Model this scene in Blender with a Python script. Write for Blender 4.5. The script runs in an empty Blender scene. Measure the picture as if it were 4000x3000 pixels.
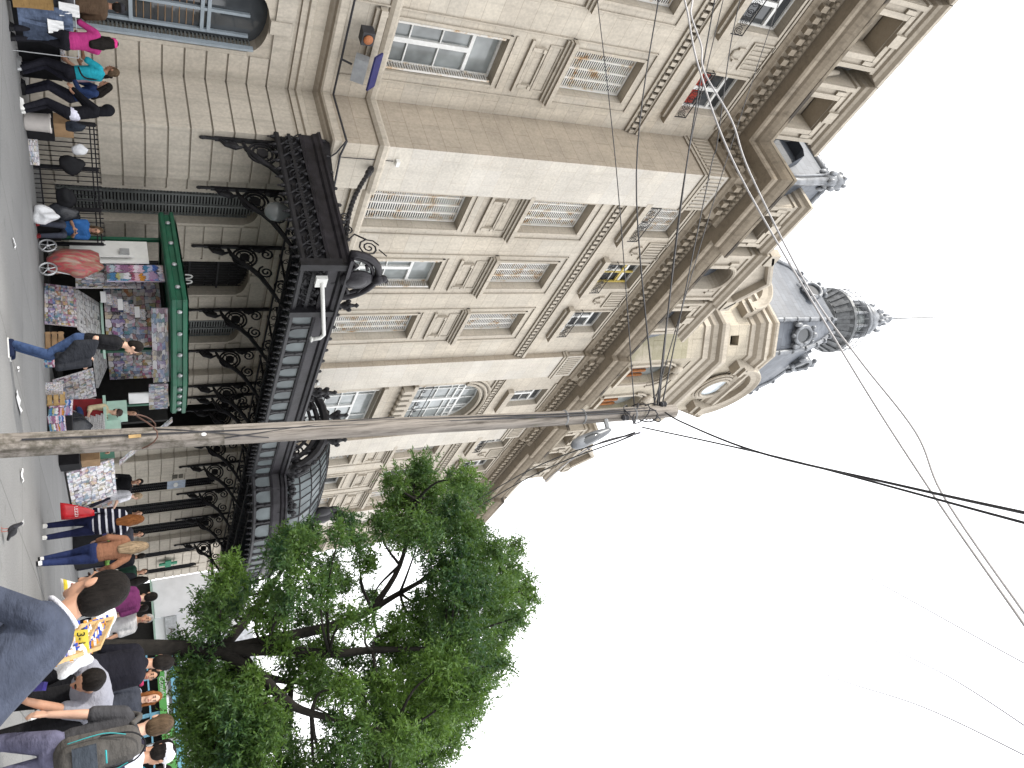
import bpy, bmesh, math, random
import numpy as np
from mathutils import Vector, Matrix
random.seed(7); RNG=np.random.default_rng(7)
SC=bpy.context.scene; COL=SC.collection; PI=math.pi
V=Vector
# ---------------------------------------------------------------- materials
def nmat(name):
    m=bpy.data.materials.new(name); m.use_nodes=True
    nt=m.node_tree; b=nt.nodes['Principled BSDF']; return m,nt,b
def N(nt,t,**k):
    n=nt.nodes.new(t)
    for a,v in k.items(): setattr(n,a,v)
    return n
def L(nt,a,b): nt.links.new(a,b)
def ramp(nt,fac,stops):
    r=N(nt,'ShaderNodeValToRGB'); e=r.color_ramp.elements
    e[0].position,e[0].color=stops[0][0],(*stops[0][1],1); e[1].position,e[1].color=stops[1][0],(*stops[1][1],1)
    for p,c in stops[2:]:
        q=e.new(p); q.color=(*c,1)
    L(nt,fac,r.inputs[0]); return r.outputs[0]
def noise(nt,vec,scale,detail=4,rough=.55):
    n=N(nt,'ShaderNodeTexNoise'); n.inputs['Scale'].default_value=scale; n.inputs['Detail'].default_value=detail; n.inputs['Roughness'].default_value=rough
    if vec is not None: L(nt,vec,n.inputs['Vector'])
    return n.outputs['Fac']
def mixc(nt,f,a,b,mode='MIX'):
    m=N(nt,'ShaderNodeMix',data_type='RGBA',blend_type=mode)
    for s,v in ((0,f),(6,a),(7,b)):
        if hasattr(v,'is_linked') or hasattr(v,'links'): L(nt,v,m.inputs[s])
        elif isinstance(v,(int,float)): m.inputs[s].default_value=v
        else: m.inputs[s].default_value=(*v,1)
    return m.outputs[2]
def math_(nt,op,a,b=0.):
    m=N(nt,'ShaderNodeMath',operation=op)
    for i,v in enumerate((a,b)):
        if isinstance(v,(int,float)): m.inputs[i].default_value=v
        else: L(nt,v,m.inputs[i])
    return m.outputs[0]
def bump(nt,b,h,s=.3,d=.02):
    n=N(nt,'ShaderNodeBump'); n.inputs['Strength'].default_value=s; n.inputs['Distance'].default_value=d
    L(nt,h,n.inputs['Height']); L(nt,n.outputs[0],b.inputs['Normal'])
def plain(name,c,rough=.6,metal=0.,var=.25,scale=6.,bmp=0.,spec=None):
    m,nt,b=nmat(name); g=N(nt,'ShaderNodeNewGeometry')
    f=noise(nt,g.outputs['Position'],scale,5)
    L(nt,ramp(nt,f,[(.3,[x*(1-var) for x in c]),(.7,[min(1,x*(1+var)) for x in c])]),b.inputs['Base Color'])
    b.inputs['Roughness'].default_value=rough; b.inputs['Metallic'].default_value=metal
    if spec is not None: b.inputs['Specular IOR Level'].default_value=spec
    if bmp: bump(nt,b,noise(nt,g.outputs['Position'],scale*5,4),bmp)
    return m
def wallcoord(nt):
    g=N(nt,'ShaderNodeNewGeometry'); sp=N(nt,'ShaderNodeSeparateXYZ'); L(nt,g.outputs['Position'],sp.inputs[0])
    sn=N(nt,'ShaderNodeSeparateXYZ'); L(nt,g.outputs['True Normal'],sn.inputs[0])
    ax=math_(nt,'ABSOLUTE',sn.outputs[0]); ay=math_(nt,'ABSOLUTE',sn.outputs[1])
    t=math_(nt,'GREATER_THAN',ax,ay)
    mx=N(nt,'ShaderNodeMix'); L(nt,t,mx.inputs[0]); L(nt,sp.outputs[0],mx.inputs[2]); L(nt,sp.outputs[1],mx.inputs[3])
    c=N(nt,'ShaderNodeCombineXYZ'); L(nt,mx.outputs[0],c.inputs[0]); L(nt,sp.outputs[2],c.inputs[1])
    return g.outputs['Position'],c.outputs[0],sp.outputs,sn.outputs
def stone(name,c,joint=True,down_dark=.5,row=.487,bw=1.6,streak=.35,clean=False,jdark=.68,moss=False):
    m,nt,b=nmat(name); P,uv,sp,sn=wallcoord(nt)
    f=noise(nt,P,.9,6,.6)
    base=ramp(nt,f,[(.3,[x*.80 for x in c]),(.68,[x*1.12 for x in c])])
    f2=noise(nt,P,14,5); base=mixc(nt,.35,base,ramp(nt,f2,[(.35,[x*.7 for x in c]),(.65,[x*1.2 for x in c])]))
    # vertical water streaks
    mp=N(nt,'ShaderNodeMapping'); mp.inputs['Scale'].default_value=(5,5,.35); L(nt,P,mp.inputs[0])
    st=noise(nt,mp.outputs[0],1.,5,.6)
    base=mixc(nt,math_(nt,'MULTIPLY',ramp(nt,st,[(.5,(0,0,0)),(.75,(1,1,1))]),streak),base,[x*.5 for x in c])
    if clean:
        # repaired, lighter stone in patches that follow the courses
        br0=N(nt,'ShaderNodeTexBrick'); br0.inputs['Scale'].default_value=1; br0.inputs['Brick Width'].default_value=2.3; br0.inputs['Row Height'].default_value=.974; br0.inputs['Mortar Size'].default_value=0
        br0.inputs['Color1'].default_value=(0,0,0,1); br0.inputs['Color2'].default_value=(1,1,1,1); br0.inputs['Bias'].default_value=-.25; L(nt,uv,br0.inputs[0])
        base=mixc(nt,math_(nt,'MULTIPLY',br0.outputs[0],.22),base,[min(.62,x*1.35) for x in c])
    h=None
    if joint:
        br=N(nt,'ShaderNodeTexBrick'); br.inputs['Scale'].default_value=1; br.inputs['Brick Width'].default_value=bw; br.inputs['Row Height'].default_value=row
        br.inputs['Mortar Size'].default_value=.007; br.inputs['Mortar Smooth'].default_value=.3
        br.inputs['Color1'].default_value=(.95,.95,.95,1); br.inputs['Color2'].default_value=(1.03,1.03,1.02,1); br.inputs['Mortar'].default_value=(jdark,jdark*.95,jdark*.9,1)
        L(nt,uv,br.inputs[0]); base=mixc(nt,1.,base,br.outputs[0],'MULTIPLY'); h=br.outputs['Fac']
    # faces looking down get a darker, browner stone colour
    dn=math_(nt,'MULTIPLY',math_(nt,'MAXIMUM',math_(nt,'MULTIPLY',sn[2],-1.),0.),down_dark)
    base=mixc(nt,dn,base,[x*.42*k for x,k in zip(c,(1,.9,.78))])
    if moss:
        mk=math_(nt,'MULTIPLY',math_(nt,'LESS_THAN',sp[2],27.0),ramp(nt,noise(nt,P,.8,4),[(.40,(0,0,0)),(.55,(1,1,1))])); mk=math_(nt,'MULTIPLY',mk,math_(nt,'LESS_THAN',sn[0],-.3)); base=mixc(nt,math_(nt,'MULTIPLY',mk,.38),base,(.16,.17,.06))
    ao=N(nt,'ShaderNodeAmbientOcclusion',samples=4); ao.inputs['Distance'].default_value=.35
    ao_dark=math_(nt,'MULTIPLY',math_(nt,'SUBTRACT',1.,ao.outputs['AO']),.6)
    base=mixc(nt,ao_dark,base,[x*.35 for x in c])  # ambient occlusion shade mixed into the stone colour, darkening creases
    L(nt,base,b.inputs['Base Color']); b.inputs['Roughness'].default_value=.9; b.inputs['Specular IOR Level'].default_value=.2
    bump(nt,b,noise(nt,P,40,5,.65),.12,.01)
    return m
def cloth(name,c,var=.18,stripe=None,rough=.9,plaid=None):
    m,nt,b=nmat(name); t=N(nt,'ShaderNodeTexCoord'); P=t.outputs['Object']
    f=noise(nt,P,9,5,.6); base=ramp(nt,f,[(.3,[x*(1-var) for x in c]),(.7,[min(1,x*(1+var)) for x in c])])
    if stripe:
        c2,sc,w,ax=stripe; sp=N(nt,'ShaderNodeSeparateXYZ'); L(nt,P,sp.inputs[0])
        w_=math_(nt,'ADD',math_(nt,'MULTIPLY',sp.outputs[ax],sc),math_(nt,'MULTIPLY',noise(nt,P,4,2),.25))
        fr=math_(nt,'FRACT',w_); base=mixc(nt,math_(nt,'LESS_THAN',fr,w),base,c2)
    if plaid:
        c2,sc=plaid; sp=N(nt,'ShaderNodeSeparateXYZ'); L(nt,P,sp.inputs[0])
        for ax in (0,1,2):
            fr=math_(nt,'FRACT',math_(nt,'MULTIPLY',sp.outputs[ax],sc)); base=mixc(nt,math_(nt,'MULTIPLY',math_(nt,'LESS_THAN',fr,.4),.5),base,c2)
    L(nt,base,b.inputs['Base Color']); b.inputs['Roughness'].default_value=rough; b.inputs['Specular IOR Level'].default_value=.15
    mp=N(nt,'ShaderNodeMapping'); mp.inputs['Scale'].default_value=(1,1,2.2); L(nt,P,mp.inputs[0])
    w=noise(nt,mp.outputs[0],7,4,.6); bump(nt,b,w,.6,.04)
    return m
def prints(name,sx,sy,sat=.75,val=.9,white=.35,axis='XZ'):
    """small printed covers: a grid of cells, each with its own colours and a few lines of type"""
    m,nt,b=nmat(name); t=N(nt,'ShaderNodeTexCoord'); sp=N(nt,'ShaderNodeSeparateXYZ'); L(nt,t.outputs['UV'],sp.inputs[0])
    n1=noise(nt,t.outputs['UV'],6,3); n2=noise(nt,t.outputs['UV'],8.5,3)
    u=math_(nt,'ADD',math_(nt,'MULTIPLY',sp.outputs[0],sx),math_(nt,'MULTIPLY',n1,1.1)); v=math_(nt,'ADD',math_(nt,'MULTIPLY',sp.outputs[1],sy),math_(nt,'MULTIPLY',n2,.9))
    def cell(ku,kv,off):
        c=N(nt,'ShaderNodeCombineXYZ'); L(nt,math_(nt,'FLOOR',math_(nt,'MULTIPLY',u,ku)),c.inputs[0]); L(nt,math_(nt,'FLOOR',math_(nt,'MULTIPLY',v,kv)),c.inputs[1]); c.inputs[2].default_value=off
        w=N(nt,'ShaderNodeTexWhiteNoise',noise_dimensions='3D'); L(nt,c.outputs[0],w.inputs[0]); return w
    a=cell(1,1,0); d=cell(2,3,5)
    def hsv(w,off):
        r=N(nt,'ShaderNodeValToRGB'); r.color_ramp.interpolation='CONSTANT'; e=r.color_ramp.elements
        pal=[(.62,.58,.66),(.42,.08,.15),(.10,.16,.38),(.66,.60,.52),(.40,.20,.36),(.72,.72,.76),(.55,.42,.10),(.08,.24,.28),(.035,.03,.04),(.50,.30,.32),(.30,.38,.56),(.70,.66,.66)]
        if off: pal=pal[5:]+pal[:5]
        e[0].color=(*pal[0],1); e[1].position=1/len(pal); e[1].color=(*pal[1],1)
        for k,c in enumerate(pal[2:],2): q=e.new(k/len(pal)); q.color=(*c,1)
        L(nt,w.outputs['Value'],r.inputs[0]); return r.outputs[0]
    hs=N(nt,'ShaderNodeHueSaturation'); hs.inputs['Saturation'].default_value=sat; hs.inputs['Value'].default_value=val
    base=mixc(nt,.55,hsv(a,0),hsv(d,1)); base=mixc(nt,math_(nt,'MULTIPLY',math_(nt,'GREATER_THAN',d.outputs['Value'],1-white),.8),base,(.8,.8,.82))
    g=N(nt,'ShaderNodeTexCoord'); base=mixc(nt,.14,base,ramp(nt,noise(nt,g.outputs['UV'],40,4),[(.4,(.1,.08,.1)),(.6,(.9,.85,.8))]))
    # thin dark edges between covers
    fu=math_(nt,'FRACT',u); fv=math_(nt,'FRACT',v)
    e=math_(nt,'MAXIMUM',math_(nt,'LESS_THAN',fu,.06),math_(nt,'LESS_THAN',fv,.06))
    L(nt,base,hs.inputs['Color']); L(nt,mixc(nt,e,hs.outputs[0],(.06,.05,.06)),b.inputs['Base Color']); b.inputs['Roughness'].default_value=.45
    return m
M={}
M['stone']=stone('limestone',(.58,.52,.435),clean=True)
M['stone_side']=stone('darker_side_limestone',(.49,.425,.345),clean=False,streak=.3,jdark=.65)  # darker, browner copy of the limestone for the left-facing pier sides
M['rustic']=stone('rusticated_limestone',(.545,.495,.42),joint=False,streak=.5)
M['trim']=stone('moulded_limestone',(.54,.485,.405),joint=False,down_dark=.7,streak=.5)
M['cornice']=stone('weathered_cornice_stone',(.38,.325,.255),joint=False,down_dark=.55,streak=.9)
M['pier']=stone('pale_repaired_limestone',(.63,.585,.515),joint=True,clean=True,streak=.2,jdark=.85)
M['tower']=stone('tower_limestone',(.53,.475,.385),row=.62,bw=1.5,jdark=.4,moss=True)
m,nt,b=nmat('stained_gutter_stone'); g=N(nt,'ShaderNodeNewGeometry'); P=g.outputs['Position']
base=ramp(nt,noise(nt,P,.55,5,.65),[(.42,(.06,.05,.04)),(.5,(.20,.165,.12)),(.62,(.36,.31,.24))]); L(nt,base,b.inputs['Base Color']); b.inputs['Roughness'].default_value=.9; M['gutter']=m
M['soot']=plain('sooty_stone',(.10,.09,.075),.95,scale=2)
M['iron']=plain('black_painted_ironwork',(.014,.0135,.016),.5,.0,.5,5,.2,.3)
M['ironflat']=plain('dark_bronze_sheet',(.020,.018,.022),.45,.2,.6,3,.25,.35)
M['white']=plain('white_window_paint',(.78,.78,.76),.5,0,.08,9)
M['shutter']=None
m,nt,b=nmat('rusting_white_shutter_slats'); g=N(nt,'ShaderNodeNewGeometry'); f=noise(nt,g.outputs['Position'],3.2,6,.7)
L(nt,ramp(nt,f,[(.50,(.72,.70,.66)),(.60,(.60,.50,.38)),(.66,(.42,.24,.11))]),b.inputs['Base Color']); b.inputs['Roughness'].default_value=.7; M['shutter']=m
M['shutgrey']=plain('grey_green_shutter',(.16,.17,.165),.6,0,.2,6)
M['blueframe']=plain('grey_blue_frame',(.33,.38,.42),.5,0,.1)
def glass(name,c,rough=.06):
    m,nt,b=nmat(name); g=N(nt,'ShaderNodeNewGeometry')
    L(nt,ramp(nt,noise(nt,g.outputs['Position'],.8,3),[(.35,[x*.6 for x in c]),(.65,[x*1.4 for x in c])]),b.inputs['Base Color'])
    b.inputs['Roughness'].default_value=rough; b.inputs['Specular IOR Level'].default_value=.8; return m
M['glass']=glass('dark_window_glass',(.05,.055,.06))
M['glasspale']=glass('curtained_window_glass',(.26,.28,.28),.1)
M['opal']=glass('opal_clock_glass',(.62,.68,.72),.12)
m,nt,b=nmat('dusty_wired_glass'); g=N(nt,'ShaderNodeNewGeometry')
L(nt,ramp(nt,noise(nt,g.outputs['Position'],1.2,5),[(.3,(.07,.085,.09)),(.7,(.20,.235,.245))]),b.inputs['Base Color']); b.inputs['Roughness'].default_value=.35
tr=N(nt,'ShaderNodeBsdfTranslucent'); tr.inputs[0].default_value=(.13,.165,.175,1); mx=N(nt,'ShaderNodeMixShader'); mx.inputs[0].default_value=.28
L(nt,b.outputs[0],mx.inputs[1]); L(nt,tr.outputs[0],mx.inputs[2]); L(nt,mx.outputs[0],nt.nodes['Material Output'].inputs[0]); M['roofglass']=m
def slate():
    m,nt,b=nmat('blue_grey_slate'); P,uv,sp,sn=wallcoord(nt)
    br=N(nt,'ShaderNodeTexBrick'); br.inputs['Scale'].default_value=1; br.inputs['Brick Width'].default_value=.6; br.inputs['Row Height'].default_value=.42; br.inputs['Mortar Size'].default_value=.02
    br.inputs['Color1'].default_value=(.075,.085,.105,1); br.inputs['Color2'].default_value=(.125,.14,.165,1); br.inputs['Mortar'].default_value=(.05,.055,.07,1); L(nt,uv,br.inputs[0])
    L(nt,mixc(nt,.35,br.outputs[0],ramp(nt,noise(nt,P,1.2,5),[(.3,(.06,.07,.085)),(.7,(.17,.185,.21))])),b.inputs['Base Color']); b.inputs['Roughness'].default_value=.5
    bump(nt,b,br.outputs['Fac'],-.4,.02); return m
M['slate']=slate()
M['zinc']=plain('weathered_zinc',(.20,.21,.225),.4,.3,.4,3,.2)
M['zincdark']=plain('dark_zinc',(.12,.125,.13),.45,.4,.4,3,.2)
M['green']=plain('dark_green_enamel',(.012,.10,.055),.38,0,.25,3)
M['mint']=plain('pale_mint_panel',(.36,.52,.44),.5,0,.1)
M['black']=plain('matt_black',(.012,.012,.014),.7,0,.4,spec=.2)
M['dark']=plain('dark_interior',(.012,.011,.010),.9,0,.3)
M['pvc']=plain('white_plastic',(.75,.75,.72),.4,0,.06)
M['cable']=plain('black_cable',(.03,.03,.035),.6,0,.2)
M['cablew']=plain('white_cable',(.50,.49,.50),.5,0,.1)
M['cableg']=plain('pale_grey_cable',(.30,.29,.34),.5,0,.1)
M['steel']=plain('galvanised_steel',(.42,.43,.44),.4,.5,.15)
M['grey']=plain('light_grey_casing',(.45,.46,.47),.45,0,.1)
M['navy']=plain('navy_panel',(.02,.022,.12),.5,0,.2)
M['card']=plain('brown_cardboard',(.30,.19,.10),.85,0,.2)
M['timber']=plain('bare_timber',(.42,.28,.12),.7,0,.25,12)
M['red']=plain('deep_red_cloth',(.16,.008,.012),.9,0,.25)
M['sack']=plain('black_bin_bag',(.02,.022,.028),.25,0,.3,9,.5)
M['bagw']=plain('thin_white_plastic_bag',(.70,.71,.73),.35,0,.12,9,.6)
M['paper']=plain('white_paper',(.80,.80,.80),.8,0,.05)
M['skin']=plain('skin_tan',(.44,.24,.155),.55,0,.12,14)
M['skinl']=plain('skin_light',(.58,.36,.26),.55,0,.1,14)
M['skind']=plain('skin_brown',(.25,.12,.07),.55,0,.12,14)
def hairm(name,c):
    m,nt,b=nmat(name); t=N(nt,'ShaderNodeTexCoord'); mp=N(nt,'ShaderNodeMapping'); mp.inputs['Scale'].default_value=(40,40,6); L(nt,t.outputs['Object'],mp.inputs[0])
    f=noise(nt,mp.outputs[0],1.,5,.7); L(nt,ramp(nt,f,[(.3,[x*.5 for x in c]),(.7,[x*1.7 for x in c])]),b.inputs['Base Color']); b.inputs['Roughness'].default_value=.65; b.inputs['Specular IOR Level'].default_value=.12; bump(nt,b,f,.8,.02); return m
M['hairk']=hairm('black_hair',(.010,.008,.007)); M['hairb']=hairm('auburn_hair',(.20,.075,.025)); M['hairbl']=hairm('ash_blonde_hair',(.26,.19,.12)); M['hairbr']=hairm('brown_hair',(.075,.05,.03)); M['hairg']=hairm('grey_hair',(.3,.3,.3))
M['eye']=plain('dark_eye',(.015,.01,.01),.2,0,.1); M['lip']=plain('lips',(.35,.10,.09),.5,0,.1)
# timber pole
m,nt,b=nmat('weathered_pole_timber'); t=N(nt,'ShaderNodeTexCoord'); mp=N(nt,'ShaderNodeMapping'); mp.inputs['Scale'].default_value=(22,22,1.3); L(nt,t.outputs['Object'],mp.inputs[0])
f=noise(nt,mp.outputs[0],1.,7,.7); base=ramp(nt,f,[(.34,(.07,.06,.05)),(.5,(.24,.215,.19)),(.7,(.38,.345,.31))])
f2=noise(nt,t.outputs['Object'],2.2,5,.65); sp=N(nt,'ShaderNodeSeparateXYZ'); L(nt,t.outputs['Object'],sp.inputs[0])
lowf=math_(nt,'MULTIPLY',math_(nt,'LESS_THAN',sp.outputs[2],2.2),.75)
base=mixc(nt,math_(nt,'MULTIPLY',ramp(nt,noise(nt,t.outputs['Object'],7,6,.7),[(.45,(0,0,0)),(.6,(1,1,1))]),lowf),base,(.065,.058,.04))
base=mixc(nt,ramp(nt,f2,[(.62,(0,0,0)),(.72,(.7,.7,.7))]),base,(.10,.11,.03))
L(nt,base,b.inputs['Base Color']); b.inputs['Roughness'].default_value=.9; bump(nt,b,f,.8,.02); M['pole']=m
# ground
m,nt,b=nmat('worn_grey_paving'); g=N(nt,'ShaderNodeNewGeometry'); P=g.outputs['Position']
base=ramp(nt,noise(nt,P,.35,6,.6),[(.32,(.17,.17,.175)),(.68,(.27,.27,.27))])
base=mixc(nt,.4,base,ramp(nt,noise(nt,P,45,4),[(.35,(.12,.12,.12)),(.65,(.34,.34,.33))]))
base=mixc(nt,ramp(nt,noise(nt,P,1.7,5,.7),[(.60,(0,0,0)),(.75,(.55,.55,.55))]),base,(.09,.09,.09))
br=N(nt,'ShaderNodeTexBrick'); br.offset=0; br.inputs['Scale'].default_value=1; br.inputs['Brick Width'].default_value=2.4; br.inputs['Row Height'].default_value=2.4; br.inputs['Mortar Size'].default_value=.012; br.inputs['Color1'].default_value=(.92,.92,.92,1); br.inputs['Color2'].default_value=(1.05,1.05,1.05,1); br.inputs['Mortar'].default_value=(.5,.5,.5,1); L(nt,P,br.inputs[0])
base=mixc(nt,1.,base,br.outputs[0],'MULTIPLY')
L(nt,base,b.inputs['Base Color']); b.inputs['Roughness'].default_value=.72; bump(nt,b,noise(nt,P,60,4),.2,.01); M['ground']=m
# foliage
m,nt,b=nmat('tree_leaves'); g=N(nt,'ShaderNodeNewGeometry'); P=g.outputs['Position']
base=ramp(nt,g.outputs['Random Per Island'],[(0,(.022,.07,.03)),(.6,(.05,.14,.04)),(1,(.13,.23,.035))])
base=mixc(nt,.55,base,ramp(nt,noise(nt,P,.5,3),[(.38,(.010,.042,.03)),(.62,(.15,.25,.035))]))
L(nt,base,b.inputs['Base Color']); b.inputs['Roughness'].default_value=.5
tr=N(nt,'ShaderNodeBsdfTranslucent'); L(nt,mixc(nt,.5,base,(.20,.33,.04)),tr.inputs[0]); mx=N(nt,'ShaderNodeMixShader'); mx.inputs[0].default_value=.35
L(nt,b.outputs[0],mx.inputs[1]); L(nt,tr.outputs[0],mx.inputs[2]); L(nt,mx.outputs[0],nt.nodes['Material Output'].inputs[0]); M['leaf']=m
M['bark']=plain('dark_bark',(.016,.0135,.011),.95,0,.4,9,.6)
M['mags']=prints('magazine_covers',9,5,1.15,.85,.12); M['mags2']=prints('magazine_rows',9,6,.8,1.0,.35); M['mags3']=prints('bright_childrens_magazines',1,4,1.5,1.05,.1); M['magsb']=prints('film_posters',8,2,1.0,.5,.12); M['news']=prints('stacked_newsprint',6,9,.25,.75,.6); M['sweets']=prints('sweet_wrappers',9,5,.9,.9,.35)
# ---------------------------------------------------------------- mesh helpers
class MB:
    def __init__(s): s.v=[]; s.f=[]; s.uv=[]
    def face(s,pts,uv=None):
        i=len(s.v); s.v+= [tuple(p) for p in pts]; s.f.append(tuple(range(i,i+len(pts))))
        s.uv.append(uv if uv else [(0,0),(1,0),(1,1),(0,1)][:len(pts)] if len(pts)<=4 else [(0,0)]*len(pts))
    def grid(s,rows,closed=False,cap=False):
        n=len(rows[0]); i=len(s.v)
        for r in rows: s.v+=[tuple(p) for p in r]
        for a in range(len(rows)-1):
            for b in range(n if closed else n-1):
                c=(b+1)%n; s.f.append((i+a*n+b,i+a*n+c,i+(a+1)*n+c,i+(a+1)*n+b)); s.uv.append([(b/n,a/len(rows)),((b+1)/n,a/len(rows)),((b+1)/n,(a+1)/len(rows)),(b/n,(a+1)/len(rows))])
        if cap:
            s.f.append(tuple(i+b for b in range(n))[::-1]); s.uv.append([(0,0)]*n)
            k=i+(len(rows)-1)*n; s.f.append(tuple(k+b for b in range(n))); s.uv.append([(0,0)]*n)
    def hexa(s,c):  # 8 corners: bottom 4 ccw, top 4 ccw
        q=[V(p) for p in c]
        for f in ((0,3,2,1),(4,5,6,7),(0,1,5,4),(1,2,6,5),(2,3,7,6),(3,0,4,7)): s.face([q[k] for k in f])
    def box(s,c,d,rz=0.,R=None):
        hx,hy,hz=d[0]/2,d[1]/2,d[2]/2; R=R or Matrix.Rotation(rz,3,'Z'); c=V(c)
        s.hexa([c+R@V(p) for p in ((-hx,-hy,-hz),(hx,-hy,-hz),(hx,hy,-hz),(-hx,hy,-hz),(-hx,-hy,hz),(hx,-hy,hz),(hx,hy,hz),(-hx,hy,hz))])
    def pbox(s,P,u0,u1,z0,z1,d0,d1):
        s.hexa([P(u0,z0,d1),P(u1,z0,d1),P(u1,z0,d0),P(u0,z0,d0),P(u0,z1,d1),P(u1,z1,d1),P(u1,z1,d0),P(u0,z1,d0)])
    def tube(s,pts,r,n=6,cap=True):
        pts=[V(p) for p in pts]; rows=[]; ref=V((0,0,1))
        rr=r if isinstance(r,(list,tuple)) else [r]*len(pts); prev=None
        for i,p in enumerate(pts):
            t=(pts[min(i+1,len(pts)-1)]-pts[max(i-1,0)]); t=t.normalized() if t.length>1e-9 else V((0,0,1))
            if prev is None:
                a=t.cross(ref); a=a if a.length>1e-3 else t.cross(V((1,0,0))); a.normalize()
            else:
                a=prev-t*prev.dot(t); a=a if a.length>1e-6 else t.cross(ref); a.normalize()
            prev=a; b=t.cross(a)
            rows.append([p+a*(math.cos(k*2*PI/n)*rr[i])+b*(math.sin(k*2*PI/n)*rr[i]) for k in range(n)])
        s.grid(rows,True,cap)
    def lathe(s,prof,c=(0,0,0),n=20,R=None):
        c=V(c); R=R or Matrix.Identity(3)
        s.grid([[c+R@V((r*math.cos(k*2*PI/n),r*math.sin(k*2*PI/n),z)) for k in range(n)] for r,z in prof],True,True)
    def ell(s,c,r,n=12,m=8,R=None):
        c=V(c); R=R or Matrix.Identity(3); rows=[]
        for i in range(m+1):
            t=-PI/2+PI*i/m; t=max(-PI/2+.02,min(PI/2-.02,t))
            rows.append([c+R@V((r[0]*math.cos(t)*math.cos(k*2*PI/n),r[1]*math.cos(t)*math.sin(k*2*PI/n),r[2]*math.sin(t))) for k in range(n)])
        s.grid(rows,True,True)
    def build(s,name,mat,parent=None,smooth=False,loc=None,**tags):
        me=bpy.data.meshes.new(name); me.from_pydata(s.v,[],s.f)
        ul=me.uv_layers.new(name='UVMap'); flat=[c for u in s.uv for p in u for c in p]
        if len(flat)==2*len(me.loops): ul.data.foreach_set('uv',flat)
        me.materials.append(mat)
        if smooth: me.polygons.foreach_set('use_smooth',[True]*len(me.polygons))
        me.validate(); me.update()
        return link(name,me,parent,loc,**tags)
def link(name,me,parent=None,loc=None,**tags):
    o=bpy.data.objects.new(name,me); COL.objects.link(o)
    if parent is not None: o.parent=parent
    if loc is not None: o.location=loc
    for k,v in tags.items(): o[k]=v
    return o
def empty(name,loc,label,cat,rz=0.,group=None):
    o=bpy.data.objects.new(name,None); COL.objects.link(o); o.location=loc; o.rotation_euler=(0,0,rz); o.empty_display_size=.2
    o['label']=label; o['category']=cat
    if group: o['group']=group
    return o
def copy_tree(o,parent=None):
    c=o.copy(); COL.objects.link(c)
    if parent is not None: c.parent=parent
    for ch in list(o.children): copy_tree(ch,c)
    return c
def text(s,name,parent,loc,rot,size,mat,ext=.004,align='CENTER'):
    cu=bpy.data.curves.new(name,'FONT'); cu.body=s; cu.size=size; cu.extrude=ext; cu.align_x=align; cu.align_y='CENTER'; cu.materials.append(mat)
    t_=bpy.data.objects.new('tmp',cu); COL.objects.link(t_); me=bpy.data.meshes.new_from_object(t_.evaluated_get(bpy.context.evaluated_depsgraph_get())); bpy.data.objects.remove(t_)
    me.name=name; o=bpy.data.objects.new(name,me); COL.objects.link(o); o.parent=parent; o.location=loc; o.rotation_euler=rot; return o
def PY(Y): return lambda u,z,d: V((u,Y-d,z))
def PX(X): return lambda u,z,d: V((X-d,u,z))
def PXr(X): return lambda u,z,d: V((X+d,u,z))
def wall(mb,P,u0,u1,z0,z1,ops=(),t=.35,rv=None):
    """flat wall with openings (ua,ub,za,zb,rise); reveals go into rv"""
    rv=rv or mb; us=sorted({u0,u1,*[o[0] for o in ops],*[o[1] for o in ops]}); zs=sorted({z0,z1,*[o[2] for o in ops],*[o[3] for o in ops]})
    us=[u for u in us if u0<=u<=u1]; zs=[z for z in zs if z0<=z<=z1]
    for a,b in zip(us,us[1:]):
        for c,d in zip(zs,zs[1:]):
            mu,mz=(a+b)/2,(c+d)/2
            if any(o[0]<mu<o[1] and o[2]<mz<o[3] for o in ops): continue
            mb.face([P(a,c,0),P(b,c,0),P(b,d,0),P(a,d,0)])
    for o in ops:
        ua,ub,za,zb=o[:4]; r=o[4] if len(o)>4 else 0
        rv.face([P(ua,za,0),P(ua,za,-t),P(ub,za,-t),P(ub,za,0)])
        sp=zb-r
        rv.face([P(ua,za,0),P(ua,sp,0),P(ua,sp,-t),P(ua,za,-t)]); rv.face([P(ub,za,0),P(ub,za,-t),P(ub,sp,-t),P(ub,sp,0)])
        if r<=0: rv.face([P(ua,zb,0),P(ub,zb,0),P(ub,zb,-t),P(ua,zb,-t)])
        else:
            n=12; c=(ua+ub)/2; h=(ub-ua)/2
            pt=[(c-h*math.cos(PI*k/n),sp+r*math.sin(PI*k/n)) for k in range(n+1)]
            for (x0,y0),(x1,y1) in zip(pt,pt[1:]):
                mb.face([P(x0,y0,0),P(x1,y1,0),P(x1,zb,0),P(x0,zb,0)]); rv.face([P(x0,y0,0),P(x0,y0,-t),P(x1,y1,-t),P(x1,y1,0)])
def sweep(mb,path,prof,closed=False):
    """profile (d out, z up) along an axis-aligned or general plan path with mitres"""
    n=len(path); rows=[]
    for i in range(n):
        p=V((*path[i],0)); ns=[]
        for a,b in ((i-1,i),(i,i+1)):
            if closed: a%=n; b%=n
            elif a<0 or b>=n: continue
            d=V((path[b][0]-path[a][0],path[b][1]-path[a][1],0)).normalized(); ns.append(V((d.y,-d.x,0)))
        if len(ns)==1: off=ns[0]
        else:
            s=ns[0]+ns[1]; off=s/max(.2,(1+ns[0].dot(ns[1])))
        rows.append([p+off*d+V((0,0,z)) for d,z in prof])
    if closed: rows.append(rows[0])
    mb.grid(rows)
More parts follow.
